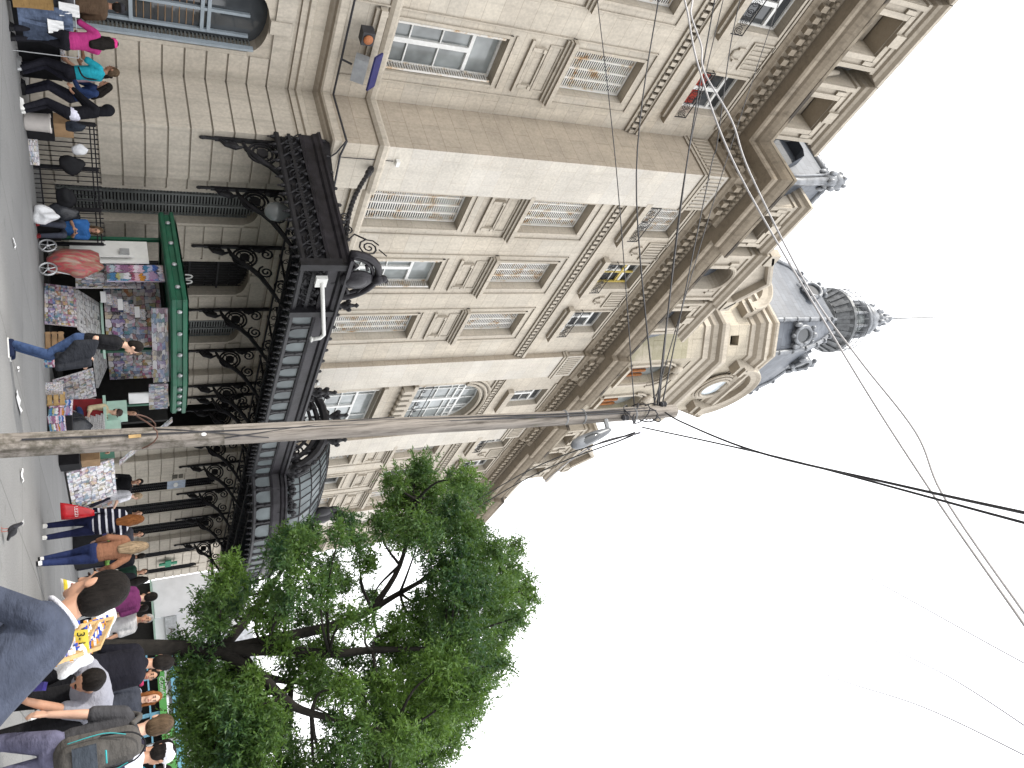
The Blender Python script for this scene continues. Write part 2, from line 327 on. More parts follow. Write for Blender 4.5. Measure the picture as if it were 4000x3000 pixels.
# ================================================================ STATION BUILDING
YP,YC,YL=15.0,15.25,16.81
PATH=[(-6,YL),(13.25,YL),(13.25,YP),(14.85,YP),(14.85,YC),(24.3,YC),(24.3,YP),(26.0,YP),(26.0,YC),(30.7,YC),(30.7,YP),(32.25,YP),(32.25,YC),(40.0,YC),(40.0,YP),(41.6,YP),(41.6,YL),(51.6,YL),(51.6,27)]
B=empty('station_building',(0,0,0),'long pale stone railway station with four storeys, carved cornice and stone dormers','building')
LWX=[11.5,8.42,5.34,2.26,-.8,-3.9]; C1X=[15.84,18.9,21.96]; C2X=[32.95,35.95,38.6]; RWX=[43.9,47.0,50.0]; EX=28.35
HW=.74
rnd=random.Random(3)
def planes():
    return [('L',PY(YL),-6,13.25,LWX),('C',PY(YC),14.85,24.3,C1X),('E',PY(YC),26.0,30.7,[EX]),('D',PY(YC),32.25,40.0,C2X),('R',PY(YL),41.6,51.6,RWX)]
Z1B,Z1T=7.75,11.22; Z2B,Z2T=13.25,15.76; Z3B,Z3T=17.85,19.86
# ---- upper walls
sd_=MB(); up=MB(); rv=up; tr=MB(); cn=MB(); pr=MB()
for tag,P,u0,u1,xs in planes():
    ops=[]
    for x in xs:
        if tag=='E':
            ops+=[(x-1.75,x+1.75,Z1B,11.15,0),(x-1.78,x+1.78,12.75,16.25,1.15),(x-.75,x+.75,Z3B,Z3T,0)]
        else: ops+=[(x-HW,x+HW,Z1B,Z1T,0),(x-HW,x+HW,Z2B,Z2T,0),(x-HW,x+HW,Z3B,Z3T,0)]
    wall(up,P,u0,u1,6.7,20.9,ops,.42,rv)
    for x in xs:
        if tag=='E':
            for z in (11.2,12.55): tr.pbox(P,x-2.1,x+2.1,z,z+.18,0,.22)
            for k in range(9): tr.pbox(P,x-1.9+k*.44,x-1.65+k*.44,12.1,12.55,0,.30); tr.ell(P(x-1.77+k*.44,12.1,.2),(.11,.14,.13),8,6)
            n=16
            for (r0,dd) in ((1.80,.10),(2.05,.18),(2.25,.08)):
                pts=[P(x-r0*math.cos(PI*k/n),15.1+(r0-.63)*math.sin(PI*k/n),dd*.5) for k in range(n+1)]
                tr.tube(pts,.08,6)
            tr.pbox(P,x-.95,x+.95,17.55,17.85,0,.22)
        else:
            # first-floor surround, raised panel, scroll, sill and architrave of the second floor
            for s in (-1,1):
                tr.pbox(P,x+s*(HW+.01),x+s*(HW+.10),Z1B,Z1T+.10,.0,.05) if s>0 else tr.pbox(P,x-HW-.10,x-HW-.01,Z1B,Z1T+.10,0,.05)
                a,b=sorted((x+s*(HW+.005),x+s*(HW+.09))); tr.pbox(P,a,b,Z2B,Z2T+.09,0,.05)
                a,b=sorted((x+s*(HW+.30),x+s*(HW+.34))); tr.pbox(P,a,b,6.95,16.1,0,.045)
                a,b=sorted((x+s*.55,x+s*.66)); tr.pbox(P,a,b,12.0,12.32,0,.11); tr.pbox(P,a,b,12.32,12.42,0,.14)
                a,b=sorted((x+s*(HW+.005),x+s*(HW+.1))); tr.pbox(P,a,b,Z3B,Z3T+.1,0,.05)
            tr.pbox(P,x-HW-.1,x+HW+.1,Z1T+.005,Z1T+.1,0,.055)
            tr.pbox(P,x-HW-.09,x+HW+.09,Z2T+.005,Z2T+.09,0,.055); tr.pbox(P,x-HW-.34,x+HW+.34,16.06,16.1,0,.05)
            tr.pbox(P,x-HW-.1,x+HW+.1,Z3T+.005,Z3T+.1,0,.055)
            tr.pbox(P,x-.85,x+.85,11.42,11.47,0,.04); tr.pbox(P,x-.85,x+.85,11.90,12.0,0,.09)
            tr.pbox(P,x-.55,x+.55,12.02,12.10,0,.07)
            tr.pbox(P,x-.62,x+.62,12.42,12.47,0,.06); tr.pbox(P,x-.78,x+.78,12.52,12.58,0,.03); tr.pbox(P,x-.78,x+.78,12.88,12.94,0,.03)
            for s in (-1,1): a,b=sorted((x+s*.72,x+s*.78)); tr.pbox(P,a,b,12.58,12.88,0,.03)
            for k,(d,z0,z1) in enumerate(((.10,12.94,13.02),(.18,13.02,13.10),(.26,13.10,13.24))): tr.pbox(P,x-1.02-k*.03,x+1.02+k*.03,z0,z1,0,d)
            tr.pbox(P,x-.98,x+.98,7.45,7.55,0,.12); tr.pbox(P,x-1.02,x+1.02,7.55,7.72,0,.22)
            # third floor: panel, sill
            tr.pbox(P,x-.85,x+.85,17.12,17.17,0,.05); tr.pbox(P,x-.95,x+.95,17.5,17.6,0,.14); tr.pbox(P,x-1.12,x+1.12,17.6,17.84,0,.26)
        tr.pbox(P,x-1.25,x+1.25,20.02,20.10,0,.06)
    # fluted frieze panels between the third-floor windows
    cs=sorted([u0-1.3]+xs+[u1+1.3])
    for a,b in zip(cs,cs[1:]):
        c=(a+b)/2; hw=min((b-a)/2-HW-.36,.75)
        if hw<.2 or c-hw<u0 or c+hw>u1: continue
        tr.pbox(P,c-hw-.05,c+hw+.05,19.18,19.24,0,.06); tr.pbox(P,c-hw-.05,c+hw+.05,20.0,20.06,0,.06)
        k=-hw+.06
        while k<hw-.05: tr.pbox(P,c+k,c+k+.07,19.28,19.96,0,.04); k+=.16
        for s in (-1,1): a_,b_=sorted((c+s*hw,c+s*(hw+.05))); tr.pbox(P,a_,b_,19.24,20.0,0,.05)
        tr.pbox(P,c-hw*.55,c-hw*.35,18.75,19.0,0,.08); tr.pbox(P,c+hw*.35,c+hw*.55,18.75,19.0,0,.08); tr.tube([P(c-hw*.4,18.8,.04),P(c-hw*.2,18.62,.04),P(c+hw*.2,18.62,.04),P(c+hw*.4,18.8,.04)],.035,5)
    # dentilled string course
    if tag!='E' or 1:
        a,b=u0+.02,u1-.02
        for z0,z1,d in ((16.50,16.60,.08),(16.80,16.86,.16),(16.86,16.98,.22)): tr.pbox(P,a,b,z0,z1,0,d)
        k=a+.05
        while k<b-.12: tr.pbox(P,k,k+.13,16.61,16.79,0,.15); k+=.235
# piers (front and sides)
for xa,xb,ys in ((13.25,14.85,(YL,YC)),(24.3,26.0,(YC,YC)),(30.7,32.25,(YC,YC)),(40.0,41.6,(YC,YL))):
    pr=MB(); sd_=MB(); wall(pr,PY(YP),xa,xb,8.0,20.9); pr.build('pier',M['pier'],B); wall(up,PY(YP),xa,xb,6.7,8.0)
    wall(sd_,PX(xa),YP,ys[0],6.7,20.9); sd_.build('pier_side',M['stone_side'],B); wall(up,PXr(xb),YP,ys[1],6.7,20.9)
    for z0,z1,d in ((19.0,19.12,.05),(19.12,19.2,.09)):
        sweep(tr,[(xa,ys[0]),(xa,YP),(xb,YP),(xb,ys[1])],[(0,z0),(d,z0),(d,z1),(0,z1)])
    for P,a,b in ((PY(YP),xa,xb),(PX(xa),YP,ys[0])):
        k=a+.12
        while k<b-.1: tr.pbox(P,k,k+.07,19.34,19.98,0,.04); k+=.17
wall(up,PXr(51.6),YL,27,0,20.9)
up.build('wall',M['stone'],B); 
# ---- mouldings that run round the whole plan
sweep(tr,PATH,[(0,5.70),(.05,5.72),(.05,5.86),(.10,5.90),(.10,6.02),(.03,6.06),(.03,6.34),(.12,6.40),(.16,6.44),(.27,6.47),(.30,6.52),(.30,6.70),(.02,6.76)])
sweep(tr,PATH,[(0,7.78),(.05,7.80),(.10,7.90),(.10,8.02),(.02,8.10),(0,8.11)])
tr.build('moulding',M['trim'],B)
sweep(cn,PATH,[(0,20.12),(.07,20.14),(.12,20.24),(.18,20.30),(.18,20.34),(.22,20.62),(.34,20.66),(.40,20.78),(.42,20.84),(.86,20.86),(.90,20.94),(.90,21.08),(.98,21.14),(1.08,21.28),(1.14,21.40),(1.14,21.46),(.4,21.60),(-.9,21.66)])
for (ax,ay),(bx,by) in zip(PATH,PATH[1:-1]):
    Ls=abs(bx-ax)+abs(by-ay)
    if Ls<.4 or ax<-1: 
        if ax>-1: continue
    d=V((bx-ax,by-ay,0)).normalized(); nrm=V((d.y,-d.x,0)); k=.1
    while k<Ls-.12:
        p=V((ax,ay,0))+d*k
        Pq=lambda u,z,dd: p+d*u+nrm*dd+V((0,0,z))
        cn.pbox(Pq,0,.20,20.36,20.60,.1,.36); k+=.37
eg=cn
for (ax,ay),(bx,by) in zip(PATH,PATH[1:-1]):
    Ls=abs(bx-ax)+abs(by-ay); d=V((bx-ax,by-ay,0)).normalized(); nrm=V((d.y,-d.x,0)); k=.15
    if ax<3: k=max(k,7-(ax if ax<3 else 0))
    while k<Ls-.1:
        p=V((ax,ay,0))+d*k+nrm*.40; eg.ell(p+V((0,0,20.72)),(.07,.07,.09),7,5); k+=.21
cn.build('cornice',M['cornice'],B)
# stained lip with darker joints: stone gutter blocks on the cornice
gt=MB()
sweep(gt,PATH,[(1.12,21.40),(1.17,21.43),(1.17,21.56),(1.10,21.62),(.4,21.66)]); gt.build('gutter_edge',M['gutter'],B)
# ---- rusticated ground floor
GOPS={'L':[(x-.8,x+.8,.25,5.05,.45) for x in LWX],'C':[(15.55,16.75,.25,5.1,.35),(18.35,19.95,.1,5.1,.3),(21.3,22.6,.2,5.05,.3)],'E':[(26.75,29.95,.05,5.3,.9)],'D':[(33.5,34.35,.1,5.0,.2),(35.7,36.95,.1,5.0,.3),(38.3,39.5,.1,5.0,.3)],'R':[(43.4,44.3,.1,5.0,.45),(46.6,47.4,.1,5.0,.4),(49.6,50.4,.1,5.0,.4)]}
gr=MB(); gv=MB()
def courses(P,u0,u1,ops):
    zz=[0.28+.487*k for k in range(12)]
    edges=[0]+zz
    for a,b in zip(edges,edges[1:]):
        b=min(b,5.64); mz=(a+b)/2; cut=[]
        for o in ops:
            h=(o[1]-o[0])/2; c=(o[0]+o[1])/2; r=o[4] if len(o)>4 else 0; w=h+.10
            if mz>o[3]+.1 or mz<o[2]-.2: continue
            cut.append((c-w,c+w))
        segs=[(u0,u1)]
        for ca,cb in cut:
            ns=[]
            for s,e in segs:
                if cb<=s or ca>=e: ns.append((s,e)); continue
                if ca>s: ns.append((s,ca))
                if cb<e: ns.append((cb,e))
            segs=ns
        for s,e in segs:
            if e-s>.05: gr.pbox(P,s,e,a+.022,b-.022,0,.05)
    for o in ops:  # arch voussoirs and keystone
        c=(o[0]+o[1])/2; h=(o[1]-o[0])/2; r=o[4] if len(o)>4 else 0
        gr.pbox(P,c-.18,c+.18,o[3]+.01,min(5.6,o[3]+.5),0,.085)
        for s in (-1,1):
            a,b=sorted((c+s*h,c+s*(h+.1))); gr.pbox(P,a,b,o[2],o[3]-r,0,.035)
for tag,P,u0,u1,xs in planes():
    wall(gv,P,u0,u1,-.05,5.75,GOPS[tag],.5); courses(P,u0,u1,GOPS[tag])
for xa,xb,ys in ((13.25,14.85,(YL,YC)),(24.3,26.0,(YC,YC)),(30.7,32.25,(YC,YC)),(40.0,41.6,(YC,YL))):
    for P,a,b in ((PY(YP),xa,xb),(PX(xa),YP,ys[0]),(PXr(xb),YP,ys[1])):
        wall(gv,P,a,b,-.05,5.75); courses(P,a+(-.05 if P is not None and a==xa else 0),b,[])
gv.build('ground_floor_wall',M['trim'],B); gr.build('rusticated_course',M['rustic'],B)
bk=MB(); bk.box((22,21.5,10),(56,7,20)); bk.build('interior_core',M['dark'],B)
# ---- windows
def slats(mb,P,ua,ub,za,zb,d,pitch=.075):
    z=za+.03
    while z<zb-.03:
        mb.hexa([P(ua,z,d+.012),P(ub,z,d+.012),P(ub,z+.012,d-.012),P(ua,z+.012,d-.012),P(ua,z+.035,d+.012),P(ub,z+.035,d+.012),P(ub,z+.047,d-.012),P(ua,z+.047,d-.012)]); z+=pitch
def window(P,x,hw,za,zb,kind,rise=0,nb=4,frame='white'):
    d=-.33; fr=MB(); w=.06
    for a,b in ((x-hw,x-hw+w),(x+hw-w,x+hw)): fr.pbox(P,a,b,za,zb-rise,d-.04,d+.04)
    fr.pbox(P,x-hw+w,x+hw-w,za,za+w,d-.04,d+.04); fr.pbox(P,x-hw+w,x+hw-w,zb-rise-w,zb-rise,d-.04,d+.04)
    zt=za+(zb-za)*.76
    if kind!='shut':
        fr.pbox(P,x-hw+w,x+hw-w,zt-.05,zt+.05,d-.035,d+.05); fr.pbox(P,x-.07,x+.07,za+w,zt-.05,d-.035,d+.06)
        for s in (-1,1):
            for k in (1/3,2/3) if kind!='multi' else (.25,.5,.75): z=za+(zt-za)*k; a,b=sorted((x+s*.07,x+s*(hw-w))); fr.pbox(P,a,b,z-.018,z+.018,d-.02,d+.03)
            if kind=='multi': a=x+s*(hw*.52); fr.pbox(P,a-.02,a+.02,za+w,zb-w,d-.02,d+.028)
    o=fr.build('window',M[frame],B)
    g=MB(); g.pbox(P,x-hw+.01,x+hw-.01,za+.01,zb-rise-.01,d-.10,d-.03); g.build('pane',M['glasspale'] if kind in('open','multi') else M['glass'],o)
    if rise:
        n=12; q=MB(); ft=MB(); c=[P(x,zb-rise,d)]
        for k in range(n): 
            a0,a1=PI*k/n,PI*(k+1)/n
            q.face([P(x,zb-rise,d-.02),P(x-hw*math.cos(a0),zb-rise+rise*math.sin(a0),d-.02),P(x-hw*math.cos(a1),zb-rise+rise*math.sin(a1),d-.02)])
        q.build('pane',M['glasspale'],o)
        for k in range(5): u=x-hw+hw*2*(k+.5)/5; h=rise*math.sqrt(max(0,1-((u-x)/hw)**2)); ft.pbox(P,u-.025,u+.025,zb-rise,zb-rise+h,d-.015,d+.03)
        ft.tube([P(x-hw*math.cos(PI*k/n),zb-rise+rise*math.sin(PI*k/n),d) for k in range(n+1)],.04,6); ft.build('glazing_bar',M[frame],o)
    sh=MB()
    if kind=='shut':
        for k in range(nb):
            a=x-hw+w+(2*hw-2*w)*k/nb; b=x-hw+w+(2*hw-2*w)*(k+1)/nb
            slats(sh,P,a+.025,b-.025,za+w,zb-w,d+.05); sh.pbox(P,a,a+.025,za+w,zb-w,d+.03,d+.075); sh.pbox(P,b-.025,b,za+w,zb-w,d+.03,d+.075)
        sh.build('shutter',M['shutter'] if frame=='white' else M['shutgrey'],o)
    elif kind in('open','multi'):
        for s in (-1,1):
            P2=(lambda s: (lambda u,z,dd: P(x+s*(hw-.03)-s*dd,z,u)))(s)
            sh=MB(); slats(sh,P2,-.28,-.02,za+w,zb-rise-w,.03); sh.pbox(P2,-.30,-.28,za+w,zb-rise-w,.0,.06); sh.pbox(P2,-.02,.0,za+w,zb-rise-w,.0,.06); sh.build('shutter',M['shutter'],o)
    return o
def railing(P,x,hw,z0,z1,d):
    r=MB()
    for z in (z0,z1): r.tube([P(x-hw,z,-.1),P(x-hw,z,d),P(x+hw,z,d),P(x+hw,z,-.1)],.018,5)
    for s in (-1,1):
        r.tube([P(x+s*hw,z0,d),P(x+s*hw,z1,d)],.018,5)
        for c in (.18,.5,.82):
            cx=x+s*hw*c; pts=[]
            for k in range(22):
                a=k/21*2.2*2*PI; rr=.02+.13*k/21; pts.append(P(cx+s*rr*math.cos(a),(z0+z1)/2+rr*math.sin(a)*1.15,d))
            r.tube(pts,.012,4,False)
    r.tube([P(x+.16*math.cos(k*PI/8),(z0+z1)/2+.19*math.sin(k*PI/8),d) for k in range(17)],.014,4)
    r.build('balcony_railing',M['iron'],B)
kinds={11.5:('open','shut','cur'),8.42:('shut','shut','plain'),15.84:('shut','shut','shut'),18.9:('open','shut','yel'),21.96:('shut','shut','plain'),35.95:('plain','plain','plain')}
for tag,P,u0,u1,xs in planes():
    if tag=='E':
        window(P,EX,1.75,Z1B,11.15,'multi'); window(P,EX,1.78,12.75,16.25,'multi',1.15); window(P,EX,.75,Z3B,Z3T,'plain'); railing(P,EX,1.7,12.8,13.55,.05); continue
    for x in xs:
        k=kinds.get(x,(('shut','plain')[rnd.random()>.6],'shut','plain'))
        window(P,x,HW,Z1B,Z1T,k[0]); window(P,x,HW,Z2B,Z2T,k[1])
        o=window(P,x,HW,Z3B,Z3T,'shut' if k[2]=='shut' else 'plain'); railing(P,x,.86,17.9,18.4,.16)
        if k[2]=='cur':
            c=MB(); c.pbox(P,x-.66,x+.6,Z3B+.25,Z3B+.85,-.34,-.285); c.build('curtain',plain('red_curtain',(.30,.03,.015),.8),o)
            ac=MB(); ac.pbox(P,x-.7,x+.7,Z3B+.02,Z3B+.2,-.28,.02); 
            for kk in range(14): ac.pbox(P,x-.66+kk*.095,x-.63+kk*.095,Z3B+.04,Z3B+.19,.02,.03)
            ac.build('ventilation_unit',M['pvc'],o)
        if k[2]=='yel':
            c=MB()
            for a,b in ((-.68,-.6),(.0,.07),(.6,.68)): c.pbox(P,x+a,x+b,Z3B,Z3T-.1,-.30,-.24)
            c.pbox(P,x-.68,x+.68,Z3B+1.3,Z3B+1.38,-.3,-.235); c.build('yellow_frame',plain('yellow_paint',(.55,.42,.10),.5),o)
        if k[2]=='plain' and x>14:
            c=MB(); c.pbox(P,x-.7,x+.7,Z3B,Z3B+.32,-.30,.03); c.build('white_shutter_leaf',M['white'],o)
# ground-floor openings
def gshutter(P,o,matn,grille=False,name='shuttered_door',q=0.):
    x=(o[0]+o[1])/2; hw=(o[1]-o[0])/2; mb=MB()
    if grille:
        k=o[0]+.05
        while k<o[1]: mb.tube([P(k,o[2],-.25),P(k,o[3],-.25)],.014,5); k+=.12
        for z in (1.2,2.6,3.4,4.2): mb.pbox(P,o[0],o[1],z,z+.05,-.27,-.23)
        for z in (3.0,3.8,4.5):
            for kk in range(6): cx=o[0]+.2+kk*(o[1]-o[0]-.4)/5; mb.tube([P(cx+.11*math.cos(q*PI/5),z+.2+.16*math.sin(q*PI/5),-.25) for q in range(11)],.012,4)
        ob=mb.build('iron_gate',M['iron'],B)
    else:
        n=3
        for k in range(n):
            a=o[0]+(o[1]-o[0])*k/n; b=o[0]+(o[1]-o[0])*(k+1)/n; slats(mb,P,a+.03,b-.03,o[2]+.05,o[3]-.05,-.28+q,.08); mb.pbox(P,a,a+.03,o[2],o[3],-.31+q,-.24+q); mb.pbox(P,b-.03,b,o[2],o[3],-.31+q,-.24+q)
        ob=mb.build(name,M[matn],B)
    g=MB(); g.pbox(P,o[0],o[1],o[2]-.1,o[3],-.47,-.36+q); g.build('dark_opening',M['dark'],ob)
for tag,P,u0,u1,xs in planes():
    for i,o in enumerate(GOPS[tag]):
        if tag=='L':
            x=(o[0]+o[1])/2; fr=MB(); hw=.8
            for a in (-.62,.0,.56): fr.pbox(P,x+a,x+a+.07,o[2],o[3]-.4,-.36,-.28)
            for z in (1.4,2.05,3.55,3.7): fr.pbox(P,x-.62,x+.62,z,z+.08,-.36,-.27)
            fr.pbox(P,x+.72,x+.78,.3,4.75,-.12,.02)
            ob=fr.build('shop_window',M['blueframe'],B)
            g=MB(); g.pbox(P,x-.8,x+.8,o[2],o[3],-.48,-.37); g.build('pane',M['glass'],ob)
            bl=MB(); 
            for k in range(9): bl.pbox(P,x-.55,x+.55,2.2+k*.15,2.215+k*.15,-.365,-.355)
            bl.build('blind_slat',plain('brass_slats',(.30,.18,.09),.5),ob)
            sh=MB(); P2=lambda u,z,dd: P(x+.79-dd,z,u); slats(sh,P2,-.46,-.04,.3,4.75,.03,.085); sh.build('shutter',M['shutgrey'],ob)
        elif tag=='C': gshutter(P,o,'shutgrey',i==1)
        elif tag=='E':
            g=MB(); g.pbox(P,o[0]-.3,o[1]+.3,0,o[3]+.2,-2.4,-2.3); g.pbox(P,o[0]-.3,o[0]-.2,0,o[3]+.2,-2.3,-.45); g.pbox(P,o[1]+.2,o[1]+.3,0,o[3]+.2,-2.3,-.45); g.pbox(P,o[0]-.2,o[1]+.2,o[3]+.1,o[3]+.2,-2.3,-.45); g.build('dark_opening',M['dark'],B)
        else: gshutter(P,o,'black',q=.26)
# number over the gate, door sign, plaques, pharmacy cross
text('00','door_number',B,(19.15,YC-.06,3.3),(PI/2,0,0),.5,M['pvc'])
s=MB(); s.pbox(PY(YC),33.5,34.35,3.0,3.75,-.1,.03); s.build('door_sign',plain('pale_blue_sign',(.36,.42,.52),.5),B)
s=MB(); s.ell((33.93,YC-.05,3.35),(.26,.02,.10)); s.build('sign_emblem',M['pvc'],B)
s=MB()
for a,b,c,d in ((32.4,32.75,3.05,3.4),(32.85,33.2,3.2,3.4),(32.4,32.75,3.5,3.62),(32.85,33.2,3.45,3.62)): s.pbox(PY(YC),a,b,c,d,.05,.075)
s.build('notice_plaque',M['soot'],B)
cr=MB(); P=PY(YL); cr.pbox(P,48.15,48.47,2.85,3.85,.25,.33); cr.pbox(P,47.8,48.82,3.19,3.51,.252,.328); cr.build('pharmacy_cross',plain('green_cross',(.02,.22,.12),.5),B)
# ---- stone attic dormers and mansard
def dormer(x,yf,hw,arch=False,ped=False):
    P=PY(yf); mb=MB(); nh=.66; zb,zt=21.6,24.35; n0=MB()
    ops=[(x-nh,x+nh,22.15,zt+(.35 if arch else 0),.6 if arch else 0)]
    wall(mb,P,x-hw,x+hw,zb,24.95,ops,.75); mb.pbox(P,x-nh,x+nh,22.1,24.3,-.85,-.75)
    for Q in (PX(x-hw),PXr(x+hw)): wall(mb,Q,yf,yf+3.,zb,24.95)
    for s in (-1,1):
        a,b=sorted((x+s*(nh+.01),x+s*(nh+.20))); mb.pbox(P,a,b,22.0,zt+.02,0,.09)
        a,b=sorted((x+s*(hw-.18),x+s*(hw-.02))); mb.pbox(P,a,b,zb,24.9,0,.07)
        a,b=sorted((x+s*(nh+.22),x+s*(nh+.36))); mb.pbox(P,a,b,24.05,24.5,0,.10)
    if not arch: mb.pbox(P,x-nh-.2,x+nh+.2,zt+.03,zt+.25,0,.10); mb.pbox(P,x-.22,x+.22,zt+.02,zt+.5,0,.18)
    else: mb.tube([P(x-(nh+.1)*math.cos(PI*k/12),24.1+.7*math.sin(PI*k/12),.05) for k in range(13)],.09,6)
    path=[(x-hw,yf+3),(x-hw,yf),(x+hw,yf),(x+hw,yf+3)]
    sweep(mb,path,[(0,24.75),(.06,24.78),(.06,24.95),(.16,25.0),(.22,25.12),(.34,25.22),(.34,25.36),(.30,25.42),(-.5,25.5)])
    mb.face([(x-hw-.3,yf-.3,25.43),(x+hw+.3,yf-.3,25.43),(x+hw+.3,yf+3,25.43),(x-hw-.3,yf+3,25.43)])
    if ped:
        for z,d in ((25.4,.40),(25.46,.3)): pass
        rows=[]
        for d,z in ((0,0),(.36,0),(.40,.12),(.40,.26),(-.8,.32)): rows.append([V((x-hw-.25,yf-d,25.4+z)),V((x,yf-d,26.75+z)),V((x+hw+.25,yf-d,25.4+z))])
        mb.grid(rows); mb.face([(x-hw-.2,yf-.05,25.45),(x+hw+.2,yf-.05,25.45),(x,yf-.05,26.75)])
        mb.pbox(P,x-hw-.38,x-hw+.25,25.4,25.95,0,.40); mb.pbox(P,x+hw-.25,x+hw+.38,25.4,25.95,0,.40)
    mb.build('stone_dormer',M['trim'],B)
    for s in (-1,1):
        n0.tube([P(x+s*(hw+.16),21.7,-.3),P(x+s*(hw+.16),22.6,-.1),P(x+s*(hw+.12),23.4,-.35),P(x+s*(hw+.1),24.1,-.5)],[.14,.2,.15,.08],8)
    n0.build('scroll_buttress',M['trim'],B,True)
for x in (11.6,8.45,5.3,2.2,-.9): dormer(x,YL+.05,1.25)
dormer(15.85,YC+.1,1.15); dormer(18.92,YC,1.5,True,True); dormer(22.0,YC+.1,1.2)
for x in (34.0,38.0): dormer(x,YC+.1,1.2)
dormer(36.0,YC,1.4,True,True)
for x in (44,47,50): dormer(x,YL+.05,1.25)
mr=MB()
for x0,x1,y in ((-6,13.6,YL),(13.6,25,YP),(31.6,41.6,YP),(41.6,51.6,YL)):
    mr=MB(); mr.grid([[V((x0,y+.55,21.5)),V((x1,y+.55,21.5))],[V((x0,y+1.1,23.6)),V((x1,y+1.1,23.6))],[V((x0,y+2.0,25.4)),V((x1,y+2.0,25.4))],[V((x0,y+2.4,25.6)),V((x1,y+2.4,25.6))],[V((x0,y+11,25.9)),V((x1,y+11,25.9))]]); mr.build('mansard_roof',M['slate'],B)
mr=MB()
HZ=27.2
mr.grid([[V((13.5,YP+.45,21.5)),V((13.5,YL+4,21.5))],[V((13.95,YP+.9,24.6)),V((13.95,YL+4,24.6))],[V((14.25,YP+1.5,HZ)),V((14.25,YL+4,HZ))]])
mr.grid([[V((13.5,YP+.45,21.5)),V((24.3,YP+.45,21.5))],[V((13.95,YP+.9,24.6)),V((24.3,YP+.9,24.6))],[V((14.25,YP+1.5,HZ)),V((24.3,YP+1.5,HZ))]])
mr.grid([[V((14.25,YP+1.5,HZ)),V((24.3,YP+1.5,HZ))],[V((14.25,YP+9,HZ+.3)),V((24.3,YP+9,HZ+.3))]])
mr.build('mansard_roof',M['slate'],B)
zr=MB(); zr.tube([(13.45,YP+.4,21.6),(13.9,YP+.85,24.6),(14.2,YP+1.45,HZ)],[.17,.16,.18],8)
for dx in (-.16,.16): zr.tube([(13.45+dx,YP+.4+abs(dx),21.6),(13.9+dx,YP+.85+abs(dx),24.6),(14.2+dx,YP+1.45+abs(dx),HZ)],.05,6)
zr.tube([(14.25,YP+1.5,HZ),(14.25,YL+3,HZ)],.14,8); zr.tube([(14.25,YP+1.5,HZ),(24.3,YP+1.5,HZ)],.14,8)
zr.tube([(10.2,YL+.9,25.2),(13.4,YL+1.9,25.6)],.12,8)
k=YP+1.7
while k<YL+3: zr.ell((14.25,k,HZ+.2),(.07,.10,.15),7,5); k+=.25
k=14.6
while k<24: zr.ell((k,YP+1.5,HZ+.16),(.13,.06,.10),7,5); k+=.3
oz=HZ-.25
zr.ell((14.2,YP+1.42,oz),(.34,.34,.42),10,8); zr.lathe([(.18,0),(.36,.25),(.32,.5),(.22,.62),(.14,.66),(.16,.74),(.02,.80)],(14.2,YP+1.42,oz+.1),12)
for a in range(7): zr.ell((14.2+.36*math.cos(a),YP+1.42+.36*math.sin(a),oz-.2+.2*(a%2)),(.12,.12,.2),7,5)
for a in range(6): zr.ell((14.2+.3*math.cos(a+.5),YP+1.42+.3*math.sin(a+.5),oz+.62),(.1,.1,.14),7,5)
zr.build('zinc_ridge_ornament',M['zinc'],B,True)
for x in (9.95,13.2):
    d=MB(); d.lathe([(.2,0),(.23,.1),(.2,.2),(.2,1.2),(.25,1.25),(.22,1.4),(.1,1.42)],(x,YL+.75,23.2),10); d.build('roof_vent',M['zincdark'],B,True)
# ---- fixtures on the wall
fx=MB(); pts=[(-4,YL-.32,6.78),(12.9,YL-.33,6.80),(12.93,YL-.4,6.78),(12.93,YP-.33,6.80),(13.4,YP-.33,6.72),(15.0,YP-.33,6.80)]; fx.tube(pts,.03,5); fx.tube([(12.9,YP-.34,6.78),(13.3,YP-.36,6.6),(13.9,YP-.34,6.1)],.02,5)
fx.tube([(13.7,YP-.06,6.8),(13.72,YP-.03,8.3)],.012,4); fx.tube([(24.6,YP-.3,6.8),(25.6,YP-.33,6.9)],.03,5); fx.build('wall_cable',M['cable'],B)
fx=MB(); fx.box((13.75,YP-.06,8.42),(.18,.12,.10)); fx.box((25.2,YP-.08,8.2),(.2,.12,.12)); fx.build('junction_box',M['pvc'],B)
fl=empty('floodlight',(11.6,YL-.25,7.2),'grey box floodlight with a navy flap on the ledge under the nearest first-floor window','floodlight')
mb=MB(); R=Matrix.Rotation(.35,3,'X'); mb.box((.25,-.42,0),(.66,.26,.34),R=R); mb.build('housing',plain('dull_grey_casing',(.30,.31,.32),.45,.2,.15),fl)
mb=MB(); mb.box((.30,-.40,.40),(1.0,.05,.34),R=Matrix.Rotation(-.75,3,'X')); mb.build('flap',M['navy'],fl)
mb=MB(); mb.tube([(.2,-.2,-.45),(.2,-.35,-.2)],.03,6); mb.box((-.55,-.2,.05),(.35,.3,.3)); mb.build('bracket',M['cable'],fl)
mb=MB(); mb.ell((-.55,-.37,.05),(.13,.05,.12)); mb.build('bulb',plain('rust_orange',(.35,.12,.04),.6),fl)
